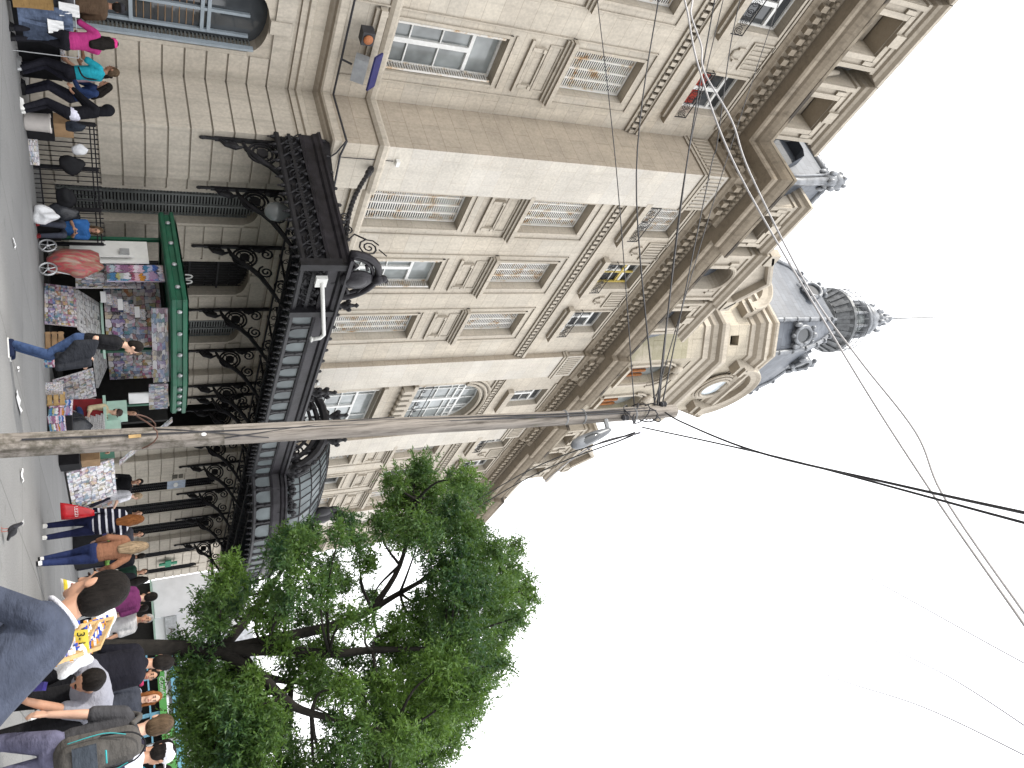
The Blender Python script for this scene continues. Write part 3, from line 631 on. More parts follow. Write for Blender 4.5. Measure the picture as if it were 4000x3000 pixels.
# ================================================================ CLOCK TOWER
T=empty('clock_tower',(28.4,19.35,20.6),'tall stone tower behind the cornice with round window, slate dome and iron lantern','tower')
def octo(h,c): return [(-h+c,-h),(h-c,-h),(h,-h+c),(h,h-c),(h-c,h),(-h+c,h),(-h,h-c),(-h,-h+c)]
def opath(h,c): return octo(h,c)
H0,C0=4.1,1.15
tw=MB(); tm=MB(); to=MB()
oc=octo(H0,C0)
def side(i,z0,z1,ops=(),mb=tw,t=.5,h=H0,c=C0):
    pts=octo(h,c); a=V((*pts[i],0)); b=V((*pts[(i+1)%8],0)); d=(b-a).normalized(); n=V((d.y,-d.x,0)); Ls=(b-a).length
    P=lambda u,z,dd: a+d*u+n*dd+V((0,0,z)); wall(mb,P,0,Ls,z0,z1,ops,t); return P,Ls
for i in range(8):
    ops=[]; 
    if i in(0,6): ops=[(.55,2.15,3.2,6.05,.8),(3.55,5.15,3.2,6.05,.8)] if i==0 else []
    P,Ls=side(i,0,7.9,ops)
    if i==0:
        for o in ops:
            c=(o[0]+o[1])/2
            for r,dd in ((.92,.06),(1.12,.10)): tm.tube([P(c-r*math.cos(PI*k/14),5.25+r*math.sin(PI*k/14),dd) for k in range(15)],.07,6); 
            for s in (-1,1): a,b=sorted((c+s*.86,c+s*1.04)); tm.pbox(P,a,b,3.2,5.25,0,.1)
            tm.ell(P(c-.62,6.2,.2),(.26,.2,.34)); tm.ell(P(c+.05,6.35,.22),(.22,.2,.3)); tm.pbox(P,c-.9,c+.9,3.0,3.18,0,.2)
            g=MB(); g.pbox(P,o[0],o[1],3.2,6.1,-.5,-.42); g.build('window',M['glasspale'],T)
            g=MB()
            for q in range(4): g.pbox(P,o[0]+.1+q*.4,o[0]+.25+q*.4,3.3,4.9,-.4,-.3)
            g.build('rust_panel',plain('rusty_sheet',(.30,.11,.03),.8,0,.5),T)
        tm.pbox(P,.3,Ls-.3,6.85,6.93,0,.05)
    side(i,9.0,12.3,[(Ls/2-.27,Ls/2+.27,9.25,9.85,0)] if i%2 else ())
pth=octo(H0,C0)
sweep(tm,pth,[(0,7.35),(.08,7.4),(.08,7.75),(.18,7.85),(.26,8.1),(.44,8.2),(.50,8.35),(.50,8.62),(.42,8.7),(.05,8.95),(0,9.0)],True)
def up_corn(z,mb):
    sweep(mb,pth,[(0,z),(.08,z+.05),(.12,z+.3),(.30,z+.45),(.40,z+.7),(.52,z+.78),(.52,z+.98),(.1,z+1.05)],True)
up_corn(10.55,tm); 
sweep(tm,pth,[(.08,11.6),(.08,12.1),(.2,12.2),(.25,12.3),(.25,12.45),(-.4,12.6)],True)
# corner blocks, round windows with segmental hoods on the four faces
for i in (0,2,4,6):
    pts=octo(H0,C0); a=V((*pts[i],0)); b=V((*pts[(i+1)%8],0)); d=(b-a).normalized(); n=V((d.y,-d.x,0)); Ls=(b-a).length; P=(lambda a,d,n:(lambda u,z,dd: a+d*u+n*dd+V((0,0,z))))(a,d,n); c=Ls/2
    for r,dd,rr in ((.86,.30,.09),(1.05,.26,.10),(1.22,.2,.07)): tm.tube([P(c+r*math.cos(2*PI*k/24),10.35+r*math.sin(2*PI*k/24),dd) for k in range(25)],rr,6)
    N_=18; rows=[]
    for r0,dd in ((1.45,.14),(1.5,.55),(1.75,.62),(1.9,.72),(1.95,.72),(2.0,-.2)): rows.append([P(c-r0*1.25*math.cos(PI*k/N_),10.65+r0*1.18*math.sin(PI*k/N_),dd) for k in range(N_+1)])
    tm.grid(rows)
    f=[P(c-1.5*1.25*math.cos(PI*k/N_),10.65+1.5*1.18*math.sin(PI*k/N_),.16) for k in range(N_+1)]
    tw.face(f)
    for s in (-1,1): a_,b_=sorted((c+s*1.75,c+s*2.5)); tm.pbox(P,a_,b_,10.5,10.72,0,.68); tm.pbox(P,a_,b_,10.2,10.5,0,.5)
    q=MB(); q.face([P(c+.86*math.cos(2*PI*k/24),10.35+.86*math.sin(2*PI*k/24),.22) for k in range(24)]); q.build('clock_glass',M['opal'],T)
tw.build('wall',M['tower'],T); tm.build('moulding',M['trim'],T)
# slate dome
rf=MB(); prof=[(3.75,12.45),(3.72,13.4),(3.62,14.6),(3.42,15.9),(3.08,17.3),(2.6,18.6),(2.1,19.7),(1.75,20.5),(1.62,21.0)]
rows=[[V((x,y,z)) for x,y in octo(h,h*.36)] for h,z in prof]; rf.grid(rows,True); rf.build('slate_dome',M['slate'],T)
rb=MB()
for i in range(8): rb.tube([V((*octo(h+.05,h*.36)[i],z)) for h,z in prof],[.17-.008*k for k in range(len(prof))],6)
for i in range(8):
    for k in (1,2,3,4,5,6): h,z=prof[k]; x,y=octo(h+.08,h*.36)[i]; rb.ell((x,y,z+.2),(.17,.17,.12),7,5)
rb.build('zinc_rib',M['zinc'],T,True)
for i in range(8):
    h,z=prof[2 if i%2==0 else 1]; h,z=(prof[4] if i%2==0 else prof[2]); 
    pts=octo(h,h*.36); a=V((*pts[i],0)); b=V((*pts[(i+1)%8],0)); d=(b-a).normalized(); n=V((d.y,-d.x,0)); m_=(a+b)/2
    P=(lambda m_,d,n:(lambda u,zz,dd: m_+d*u+n*dd+V((0,0,zz))))(m_,d,n); dm=MB()
    dm.tube([P(.52*math.cos(2*PI*k/16),z+.75+.62*math.sin(2*PI*k/16),.22) for k in range(17)],.13,7)
    dm.grid([[P(.6*math.cos(2*PI*k/16),z+.75+.7*math.sin(2*PI*k/16),dd) for k in range(17)] for dd in (.2,-1.2)])
    for s in (-1,1): dm.ell(P(s*.62,z+.3,.2),(.16,.16,.3),7,5); dm.ell(P(s*.4,z+1.5,.22),(.2,.16,.16),7,5)
    dm.ell(P(0,z+1.62,.22),(.2,.2,.26),8,6); dm.ell(P(0,z+.02,.2),(.14,.14,.16),7,5)
    o=dm.build('round_dormer',M['zinc'],T,True); g=MB(); g.face([P(.5*math.cos(2*PI*k/16),z+.75+.6*math.sin(2*PI*k/16),.2) for k in range(16)]); g.build('pane',M['glass'],o)
lt=MB(); lt.lathe([(1.62,22.8),(1.55,23.0),(1.45,23.2),(1.6,23.35),(1.55,23.5),(1.95,24.3),(2.15,24.5),(2.15,24.72),(2.0,24.8),(1.1,24.85)],(0,0,0),32)
for k in range(24):
    a=2*PI*k/24; lt.hexa([V((r*math.cos(a+s*.05),r*math.sin(a+s*.05),z)) for r,s,z in ((1.5,-1,23.5),(1.62,-1,23.45),(1.62,1,23.45),(1.5,1,23.5),(1.9,-1,24.42),(2.12,-1,24.42),(2.12,1,24.42),(1.9,1,24.42))])
lt.build('balcony',M['zincdark'],T,False,(0,0,-1.9))
rl=MB(); n=32
for z in (24.95,25.5,25.95): rl.tube([(2.08*math.cos(2*PI*k/n),2.08*math.sin(2*PI*k/n),z) for k in range(n+1)],.025,4)
for k in range(32): a=2*PI*k/32; rl.tube([(2.08*math.cos(a),2.08*math.sin(a),24.75),(2.08*math.cos(a),2.08*math.sin(a),25.95)],.02,4)
rl.build('lantern_railing',M['zincdark'],T,False,(0,0,-1.9))
ln=MB()
for k in range(8): a=2*PI*k/8+.2; ln.tube([(1.1*math.cos(a),1.1*math.sin(a),24.8),(1.1*math.cos(a),1.1*math.sin(a),26.7)],[.13,.11],8)
ln.lathe([(1.0,24.8),(1.0,25.3),(.95,25.32)],(0,0,0),20); ln.lathe([(1.05,26.6),(1.3,26.7),(1.32,26.85),(1.2,26.9),(1.2,27.0)],(0,0,0),24)
ln.lathe([(1.18,27.0),(1.12,27.4),(.92,27.8),(.6,28.05),(.42,28.15),(.40,28.5),(.5,28.55),(.45,28.75),(.28,28.9),(.24,29.4),(.32,29.5),(.16,29.75),(.08,30.0),(.1,30.1),(.03,30.2)],(0,0,0),20)
for k in range(8): a=2*PI*k/8; ln.ell((.95*math.cos(a),.95*math.sin(a),28.0),(.16,.16,.26),7,5); ln.ell((.46*math.cos(a),.46*math.sin(a),28.9),(.12,.12,.2),6,5)
q_=ln.build('lantern',M['zinc'],T,True,(0,0,-8.1)); q_.scale=(1,1,1.25)
g=MB(); g.lathe([(.92,24.9),(.92,26.65)],(0,0,0),16); q_=g.build('lantern_glass',M['glasspale'],T,True,(0,0,-8.1)); q_.scale=(1,1,1.25)
sp=MB(); sp.tube([(0,0,30.1),(0,0,34.0)],[.07,.045],6); sp.tube([(-.9,-1.9,24.8),(-.9,-1.9,27.4)],.02,4); sp.tube([(1.6,-1.3,24.8),(1.6,-1.3,28.3)],.02,4); q_=sp.build('lightning_rod',M['zincdark'],T,False,(0,0,-8.1)); q_.scale=(1,1,1.25)
# ================================================================ ENTRANCE CANOPY
K=empty('entrance_canopy',(0,0,0),'black wrought iron and glass canopy with scrolled brackets over the station entrance','canopy')
ZB_,ZT_=5.12,6.10
bow=[(24.2,10.85)]+[(28.4-4.2*math.cos(PI*k/12),10.85-1.75*math.sin(PI*k/12)) for k in range(1,12)]+[(32.6,10.85)]
FP=[(13.15,15.0),(13.15,10.95),(15.0,10.9)]+[(24.2,10.85)]+bow[1:]+[(41.4,10.85),(41.4,14.9)]
fs=MB()
sweep(fs,FP,[(-.06,5.68),(.03,5.68),(.05,5.74),(.02,5.76),(.02,5.98),(.08,6.02),(.10,6.10),(.16,6.14),(.16,6.20),(-.06,6.22)])
sweep(fs,FP,[(-.06,6.22),(-.06,5.68)])
fs.build('fascia',M['ironflat'],K)
lw=MB(); sweep(lw,FP,[(.03,5.08),(.05,5.12),(.03,5.20),(-.05,5.20),(-.05,5.08),(.03,5.08)]); lw.build('lower_rail',M['iron'],K)
# openwork panel at the left end, drop glasses along the front
ow=MB(); og=MB()
def scroll(mb,P,u,z,r,dd,rad=.018,turn=1.75,s=1,ph=0.,n=20):
    mb.tube([P(u+s*(.03+(r-.03)*k/n)*math.cos(ph+k/n*turn*2*PI),z+(.03+(r-.03)*k/n)*math.sin(ph+k/n*turn*2*PI),dd) for k in range(n+1)],rad,4,False)
for P,a,b in ((PX(13.15),11.0,15.0),(PY(10.93),13.2,15.0)):
    k=a+.22; j=0
    while k<b-.1:
        scroll(ow,P,k,5.44,.2,0,.024,1.8,1 if j%2 else -1); ow.tube([P(k-.2,5.2,0),P(k,5.44,0),P(k+.2,5.68,0)],.022,4); ow.ell(P(k,5.62,.02),(.08,.05,.06),6,4); k+=.40; j+=1
    ow.pbox(P,a,b,5.40,5.48,-.02,.02)
ow.pbox(PX(13.15),10.95,15.0,5.2,5.68,-.09,-.06); ow.pbox(PY(10.93),13.2,15.0,5.2,5.68,-.08,-.05)
for x in (13.17,14.95): ow.box((x,10.88,5.62),(.2,.2,1.12))
def drops(ax,ay,bx,by):
    d=V((bx-ax,by-ay,0)); Ls=d.length; d.normalize(); nrm=V((d.y,-d.x,0)); P=lambda u,z,dd: V((ax,ay,0))+d*u+nrm*dd+V((0,0,z))
    n=max(1,round(Ls/.62)); w=Ls/n
    for i in range(n):
        c=(i+.5)*w; h=w*.36
        og.face([P(c-h,5.67,-.02),P(c-h,5.40,-.02)]+[P(c-h*math.cos(PI*q/8),5.40-.24*math.sin(PI*q/8),-.02) for q in range(1,8)]+[P(c+h,5.40,-.02),P(c+h,5.67,-.02)])
        ow.tube([P(c-h*1.03,5.67,-.01),P(c-h*1.03,5.40,-.01)]+[P(c-h*1.03*math.cos(PI*q/8),5.40-.25*math.sin(PI*q/8),-.01) for q in range(1,8)]+[P(c+h*1.03,5.40,-.01),P(c+h*1.03,5.67,-.01)],.02,4)
        ow.pbox(P,i*w-.05,i*w+.05,5.12,5.68,-.03,.01); ow.ell(P(i*w,5.22,0),(.09,.04,.12),6,4); ow.ell(P(i*w,5.5,0),(.07,.03,.06),6,4)
for a,b in zip(FP[2:],FP[3:-1]): drops(*a,*b)
ow.build('openwork_frieze',M['iron'],K); og.build('drop_glass',M['roofglass'],K)
# roof: iron ribs and dusty glass
rg=MB(); ri=MB()
x=13.2; 
def fy(x):
    if 24.2<x<32.6: return 10.85-1.75*math.sqrt(max(0,1-((x-28.4)/4.2)**2))
    return 10.9
while x<41.4:
    x2=min(x+.70,41.4)
    rg.face([(x+.03,fy(x)+.1,6.02),(x2-.03,fy(x2)+.1,6.02),(x2-.03,14.95,6.42),(x+.03,14.95,6.42)])
    ri.hexa([(x-.03,fy(x),5.9),(x+.03,fy(x),5.9),(x+.03,14.95,6.25),(x-.03,14.95,6.25),(x-.03,fy(x),6.05),(x+.03,fy(x),6.05),(x+.03,14.95,6.45),(x-.03,14.95,6.45)]); x=x2
for y,z in ((11.9,5.85),(13.1,5.95),(14.2,6.05)):
    ri.box((27.3,y,z),(28.2,.09,.26))
    k=13.5
    while k<41: scroll(ri,PY(y),k,z-.26,.13,0,.016,1.4,1 if int(k*2)%2 else -1,0,12); k+=.45
    ri.box((27.3,y,z-.42),(28.2,.06,.05))
rg.build('glass_roof',M['roofglass'],K); ri.build('roof_rib',M['iron'],K)
for z,y in ((6.46,14.93),): pass
# dark soffit near the wall (soot and shadow)
# brackets
def bracket_mesh():
    mb=MB(); P=lambda u,z,d: V((u,-d,z)); SP=lambda u,z,d: V((0,-u,z))
    mb.pbox(P,-.05,.05,-1.05,1.2,0,.07); mb.pbox(P,-.035,.035,-1.3,-1.0,0,.05)
    mb.tube([P(0,-.95,.05),P(0,-.82,.22),P(0,-.60,.30),P(0,-.42,.24)],[.03,.05,.055,.03],6); mb.ell(P(0,-.68,.2),(.05,.1,.16),7,5)
    scroll(mb,SP,.16,-.75,.15,0,.03,1.6)
    mb.tube([P(0,-.42,.1),P(0,-.36,.3),P(0,-.12,.62),P(0,.12,.82),P(0,.34,1.1),P(0,.55,1.55),P(0,.85,2.3)],[.04,.06,.08,.07,.07,.06,.04],6)
    for r,rad in ((.33,.035),(.24,.03)): mb.tube([P(0,.0+r*math.sin(q*PI/10),.42+r*math.cos(q*PI/10)) for q in range(21)],rad,5)
    mb.lathe([(.01,-.04),(.14,-.04),(.14,.04),(.01,.04)],P(0,.0,.42),14,Matrix.Rotation(PI/2,3,'Y'))
    for a in range(4): mb.tube([P(0,.0+.14*math.sin(a*1.57+.6),.42+.14*math.cos(a*1.57+.6)),P(0,.0+.33*math.sin(a*1.57+.6),.42+.33*math.cos(a*1.57+.6))],.02,4)
    scroll(mb,SP,.95,.52,.22,0,.03,1.8,-1,1.0); scroll(mb,SP,1.45,.88,.2,0,.028,1.8); scroll(mb,SP,.3,.62,.22,0,.03,1.7)
    mb.pbox(P,-.05,.05,1.30,1.52,0,4.0); mb.pbox(P,-.03,.03,.98,1.04,.3,3.4)
    for k in range(7): scroll(mb,SP,1.0+k*.42,1.17,.13,0,.02,1.5,1 if k%2 else -1,0,14)
    mb.ell(P(0,.45,.1),(.09,.12,.2),7,5); mb.ell(P(0,-1.32,.03),(.05,.05,.08),6,4)
    return mb
br0=bracket_mesh().build('bracket',M['iron'],K,False,(13.4,14.93,4.78))
for x in (15.05,17.6,20.65,23.0,24.9,25.7,27.1,29.8,31.5,34.9,38.0,40.9):
    c=br0.copy(); COL.objects.link(c); c.location=(x,(14.93 if (x<15.1 or 24.3<x<26 or 30.7<x<32.3 or x>40) else 15.18),4.78)
# corner pediment with shield and finials
pd=MB(); P=PY(10.86)
for r,rad in ((.80,.09),(.66,.05)): pd.tube([P(13.55-r*math.cos(PI*k/16),6.12+r*1.02*math.sin(PI*k/16),0) for k in range(17)],rad,7)
pd.ell(P(13.6,6.42,.06),(.34,.10,.40),12,8); pd.ell(P(13.6,6.4,.1),(.24,.09,.28),12,8)
for s in (-1,1):
    pd.tube([P(13.6+s*.3,6.2,.05),P(13.6+s*.5,6.32,.05),P(13.6+s*.62,6.2,.05)],[.05,.06,.03],6); pd.tube([P(13.6+s*.32,6.62,.04),P(13.6+s*.5,6.55,.04)],.04,5)
pd.ell(P(13.6,6.93,.06),(.16,.12,.14),8,6); pd.ell(P(13.6,7.06,.04),(.12,.09,.12),8,6); pd.ell(P(13.68,7.16,.04),(.07,.06,.06),6,4); pd.pbox(P,12.85,14.35,6.12,6.2,-.1,.14)
pd.build('pediment',M['ironflat'],K,True)
def finial(x,y,z,s=1.):
    f=MB(); f.lathe([(.10*s,0),(.12*s,.05*s),(.05*s,.12*s),(.14*s,.25*s),(.16*s,.35*s),(.07*s,.5*s),(.05*s,.62*s),(.09*s,.68*s),(.02*s,.76*s)],(x,y,z),8)
    for a in range(5): f.ell((x+.15*s*math.cos(a*1.256),y+.15*s*math.sin(a*1.256),z+.4*s),(.07*s,.07*s,.1*s),6,4)
    return f.build('finial',M['iron'],K,True)
for q in ((14.75,10.9,6.18,.75),(18.9,10.85,6.15,.8),(20.9,10.85,6.15,1.0),(24.1,10.85,6.15,1.1),(36,10.85,6.15,.9)): finial(*q)
sc=MB(); Px=PX(13.1); scroll(sc,Px,11.35,6.72,.27,0,.022,2.2); sc.tube([Px(11.6,6.7,0),Px(11.75,6.45,0),Px(11.5,6.2,0)],.022,5); sc.tube([Px(11.3,6.95,0),Px(11.1,7.1,0)],.018,4)
for y in (11.9,12.3): scroll(sc,Px,y,6.32,.12,0,.02,1.5)
sc.build('scroll_ornament',M['iron'],K)
st=MB(); pts=[]; 
for k in range(40):
    t=k/39; p=V((14.0,14.93,7.75)).lerp(V((13.15,11.5,6.2)),t); p.z-=.18*math.sin(PI*t); pts.append(p)
st.tube(pts,[.05+.018*(k%2)+(.03 if k<4 else 0) for k in range(40)],7); st.build('stay_chain',M['iron'],K)
lp=MB(); lp.lathe([(.03,.42),(.08,.32),(.20,.17),(.25,0),(.21,-.16),(.10,-.27),(.02,-.29)],(14.0,13.2,5.0),14); lp.build('globe_lamp',glass('dusty_globe_glass',(.14,.15,.15),.15),K,True)
cd=MB(); cd.box((13.6,10.74,5.58),(.30,.10,.26)); cd.tube([(13.6,10.70,5.6),(14.9,10.68,5.85),(15.6,10.64,5.98),(15.72,10.62,5.9),(15.74,10.6,5.72)],.05,8); cd.ell((15.74,10.6,5.68),(.08,.08,.04)); cd.build('white_conduit',M['pvc'],K,True)
# bow-fronted glass dome over the entrance
dg=MB(); di=MB(); rows=[]
NB=len(bow)
for j in range(8):
    t=j/7; row=[]
    for (x,y) in bow:
        cx=28.4+(x-28.4)*(1-t*.42); cy=y+(14.2-y)*(t**1.7)*.95; row.append(V((cx,cy,6.2+2.3*math.sin(t*PI/2))))
    rows.append(row)
dg.grid(rows); dg.build('dome_glass',M['roofglass'],K)
for i in range(NB): di.tube([r[i] for r in rows],.05 if i%3==0 else .028,5)
for i in range(NB-1): di.tube([(r[i]+r[i+1])/2 for r in rows],.018,4)
for r in rows[1:]: di.tube(r,.03,4)
di.tube(rows[-1],.14,7)
for s,x in ((-1,24.2),(1,32.6)):   # arched gables at either end of the dome
    for rr,rad in ((1.,.16),(.84,.09),(.70,.06)): di.tube([(x+.06*s,12.9-2.0*rr*math.cos(PI*k/16),6.15+1.75*rr*math.sin(PI*k/16)) for k in range(17)],rad,7)
    for k in range(1,8): a=PI*k/8; di.tube([(x,12.9-1.4*math.cos(a),6.15+1.22*math.sin(a)),(x,12.9-2*math.cos(a),6.15+1.75*math.sin(a))],.05,5)
    for k in range(5): scroll(di,PX(x-.05),11.6+k*.6,6.6+.35*math.sin(PI*(k+.5)/5),.26,0,.035,1.6)
    di.tube([(x,10.9,6.15),(x,10.7,6.6),(x,10.85,7.0)],[.12,.1,.05],6)
rz=random.Random(6)
for k in range(70):
    a=PI*rz.random(); r=rz.uniform(.62,1.08); di.ell((24.2+rz.uniform(-.12,.05),12.9-2.0*r*math.cos(a),6.2+1.75*r*math.sin(a)),(.08,rz.uniform(.06,.16),rz.uniform(.06,.16)),6,4)
for k in range(60):
    t=rz.random(); i=rz.randrange(0,6); p=V((*bow[i],0)).lerp(V((*bow[i+1],0)),t); di.ell(p+V((rz.uniform(-.06,.06),-.06,6.28+rz.uniform(0,.18))),(.09,.07,.09),6,4)
di.build('dome_frame',M['iron'],K)
fr_=MB()   # cast fringe under the outer beam and cresting above it
for (ax,ay),(bx,by) in zip(FP[:-1],FP[1:]):
    Ls=math.hypot(bx-ax,by-ay); n_=max(1,int(Ls/.26))
    for k in range(n_):
        t=(k+.5)/n_; x,y=ax+(bx-ax)*t,ay+(by-ay)*t; fr_.ell((x,y,5.04),(.05,.05,.07),6,4); fr_.ell((x,y,4.95),(.025,.025,.05),5,4)
        if k%2==0: fr_.ell((x,y,6.27),(.05,.05,.08),6,4)
fr_.build('cast_fringe',M['iron'],K,kind='stuff')
for y in (11.9,12.9,13.9): finial(24.25,y,6.15+1.75*math.sqrt(max(0,1-((y-12.9)/2)**2))+.08,1.1)
sg=MB(); c=V((27.6,10.4,7.9)); sg.ell(c,(.30,.28,.62)); sg.ell(c+V((0,-.05,.75)),(.17,.17,.22)); sg.ell(c+V((.35,0,.2)),(.35,.16,.16)); sg.ell(c+V((-.4,0,.0)),(.28,.18,.4)); sg.ell(c+V((0,0,-.6)),(.38,.3,.35)); sg.ell(c+V((.2,-.1,-.2)),(.16,.14,.4)); sg.ell(c+V((-.25,.1,.45)),(.14,.12,.3)); sg.ell(c+V((.1,-.1,1.0)),(.1,.1,.14)); sg.build('crest_statue',M['iron'],K,True)
# ================================================================ GROUND
g=MB(); g.face([(-400,-400,0),(400,-400,0),(400,400,0),(-400,400,0)]); g.build('ground',M['ground'],kind='structure')
kb=MB(); kb.box((30,14.0,.03),(34,1.7,.06)); 
# ================================================================ FENCE
F=empty('iron_fence',(13.0,14.55,0),'low black iron railing in front of the station wall beside the newspaper kiosk','fence')
fa,fb=V((0,0,0)),V((2.2,-1.5,0)); n=26; fm=MB(); ft=MB()
for k in range(n+1):
    p=fa.lerp(fb,k/n); fm.tube([p,p+V((0,0,1.24))],.011,5); fm.ell(p+V((0,0,1.245)),(.018,.018,.035),6,4)
for z in (.12,1.12,1.2): fm.tube([fa+V((0,0,z)),fb+V((0,0,z))],.014,4)
fm.build('railing_bar',M['iron'],F)
for k in (.0,.36,.7,1.0):
    q=MB(); p=fa.lerp(fb,k); q.box(p+V((0,0,.62)),(.07,.07,1.24)); q.build('post',M['iron'],F)
def bagobj(name,loc,size,mat,label,cat,rz=0,seed=1,group=None,amp=.12):
    """a soft lumpy bag: squashed sphere with noise"""
    r=np.random.default_rng(seed); bm=bmesh.new(); bmesh.ops.create_icosphere(bm,subdivisions=3,radius=1)
    ks=r.normal(size=(6,3))*3; ph=r.uniform(0,6,6)
    for v in bm.verts:
        f=1+amp*sum(math.sin(V(k).dot(v.co)+p) for k,p in zip(ks,ph))/2.2
        z=v.co.z; v.co=V((v.co.x*f*size[0]*(1-.25*max(0,z)),v.co.y*f*size[1]*(1-.25*max(0,z)),max(-.92,z*f)*size[2]))
        v.co.z+=size[2]*.92
    me=bpy.data.meshes.new(name); bm.to_mesh(me); bm.free(); me.materials.append(mat); me.polygons.foreach_set('use_smooth',[True]*len(me.polygons))
    o=link(name,me,None,loc); o.rotation_euler=(0,0,rz); o['label']=label; o['category']=cat
    if group:o['group']=group
    return o
fd=math.atan2(-1.5,2.2)
for i,(t,z,s,lab) in enumerate(((.33,.50,(.20,.10,.26),'dark purple backpack hung on the railing left of its second post'),(.60,.38,(.24,.12,.20),'black shoulder bag hung on the railing between two posts'),(.74,.18,(.26,.14,.34),'large black holdall leaning on the right part of the railing'),(.88,.55,(.17,.10,.22),'grey-blue jacket bundled over the right end of the railing'),(.2,.75,(.12,.08,.16),'white plastic bag tied to the railing near its left end'))):
    p=V((13.0,14.55,z))+fa.lerp(fb,t)+V((-.10,-.13,0)); bagobj('hung_bag' if i!=3 else 'jacket',p,s,(M['black'],M['black'],M['sack'],cloth('denim_grey',(.10,.13,.18)),M['bagw'])[i],lab,'jacket' if i==3 else 'bag',fd,20+i)
bagobj('plastic_bag',(13.75,12.55,0),(.19,.15,.22),M['bagw'],'white translucent plastic bag standing on the paving by the fence','bag',.5,57,None,.3)
bk_=MB(); bk_.lathe([(.15,0),(.17,.02),(.18,.42),(.19,.43),(.19,.46),(.17,.46),(.165,.40)],(0,0,0),18); o=bk_.build('bucket',plain('white_bucket',(.62,.58,.55),.5,0,.1),None,True,(12.35,13.75,0)); o['label']='white plastic bucket with pink print beside the black-clothed woman'; o['category']='bucket'
b2=MB(); b2.box((0,0,0),(.36,.3,.34)); o=b2.build('cardboard_box',M['card'],None,False,(12.6,14.0,.66)); o['label']='brown cardboard box on top of the goods behind the white bucket'; o['category']='box'
b2=MB(); b2.box((0,0,0),(.5,.4,.48)); o=b2.build('goods_crate',M['black'],None,False,(12.6,14.0,.245)); o['label']='dark crate under the brown cardboard box by the railing'; o['category']='crate'
b2=MB(); b2.pbox(PY(0),-.5,.5,0,.16,-.1,.1); o=b2.build('goods_strip',M['mags2'],None,False,(13.0,13.95,0)); o.rotation_euler=(0,0,fd); o['label']='low row of purple and red printed packets at the foot of the railing'; o['category']='goods'
# ================================================================ NEWSPAPER KIOSK
KX=empty('newspaper_kiosk',(15.6,12.2,0),'green roofed newspaper kiosk covered with magazines under the canopy','kiosk')
kz=(15.6,12.2,0)
def loc(p): return V((p[0]-kz[0],p[1]-kz[1],p[2]))
rp=[(15.35,14.2),(14.55,10.95),(16.85,10.15),(18.05,10.1),(19.4,13.4)]
r_=MB(); rr=[(x-kz[0],y-kz[1]) for x,y in rp]
sweep(r_,rr,[(-.3,2.46),(.0,2.46),(.04,2.50),(.04,2.58),(.0,2.60),(.0,2.70),(.05,2.72),(.05,2.80),(-.2,2.86)],True)
r_.face([V((x,y,2.5)) for x,y in rr][::-1]); r_.face([V((x*.97,y*.97,2.85)) for x,y in rr]); r_.build('roof_fascia',M['green'],KX)
st_=MB()
for (ax,ay),(bx,by) in zip(rr,rr[1:]):
    for t in (.12,.37,.62,.87): p=V((ax,ay,2.65)).lerp(V((bx,by,2.65)),t); d=V((bx-ax,by-ay,0)).normalized(); nn=V((d.y,-d.x,0)); st_.ell(p+nn*.03,(.05,.05,.06),7,5)
st_.build('roof_stud',M['steel'],KX)
def panel(name,a,b,z0,z1,mat,parent=KX,th=.03,lean=0.,lab=None,fn=None):
    """upright printed panel from plan point a to b (camera side on the right of a->b)"""
    a=fn(a) if fn else loc((*a,0)); b=fn(b) if fn else loc((*b,0)); d=(b-a).normalized(); nn=V((d.y,-d.x,0)); mb=MB()
    A0,B0=a+nn*lean,b+nn*lean
    mb.face([A0+V((0,0,z0)),B0+V((0,0,z0)),b+V((0,0,z1)),a+V((0,0,z1))])
    mb.face([a-nn*th+V((0,0,z1)),b-nn*th+V((0,0,z1)),B0-nn*th+V((0,0,z0)),A0-nn*th+V((0,0,z0))])
    mb.face([a+V((0,0,z1)),b+V((0,0,z1)),b-nn*th+V((0,0,z1)),a-nn*th+V((0,0,z1))])
    for p,q in ((A0,a),(B0,b)): mb.face([p+V((0,0,z0)),q+V((0,0,z1)),q-nn*th+V((0,0,z1)),p-nn*th+V((0,0,z0))])
    o=mb.build(name,mat,parent)
    if lab: o['label']=lab
    return o
bx=MB()   # body: back and inner walls
bx.box(loc((18.2,13.2,1.23)),(3.6,.1,2.46)); bx.box(loc((19.4,11.9,1.23)),(.1,2.6,2.46)); bx.box(loc((16.35,12.6,1.23)),(.08,1.1,2.46)); bx.box(loc((17.6,12.2,.04)),(3.8,2.3,.08)); bx.build('kiosk_body',M['dark'],KX)
for x,y in ((15.62,13.6),(17.0,11.3),(18.6,10.7)):
    q=MB(); q.box(loc((x,y,1.23)),(.08,.08,2.46)); q.build('post',M['green'],KX)
panel('magazine_rack',(15.69,12.2),(15.54,11.0),.02,.62,M['mags'],lean=.12,lab='low rack of bright magazines at the foot of the kiosk')
panel('magazine_rack',(16.6,10.55),(18.2,10.77),.05,.85,M['mags2'],lean=.25,lab='slanted rack of pale magazines on the right of the kiosk')
cnt=MB(); cnt.hexa([loc(p) for p in ((15.72,12.15,.62),(15.58,10.95,.62),(16.3,10.9,1.02),(16.3,12.2,1.02),(15.72,12.15,.66),(15.58,10.95,.66),(16.3,10.9,1.06),(16.3,12.2,1.06))]); cnt.build('stacked_newspapers',M['news'],KX)
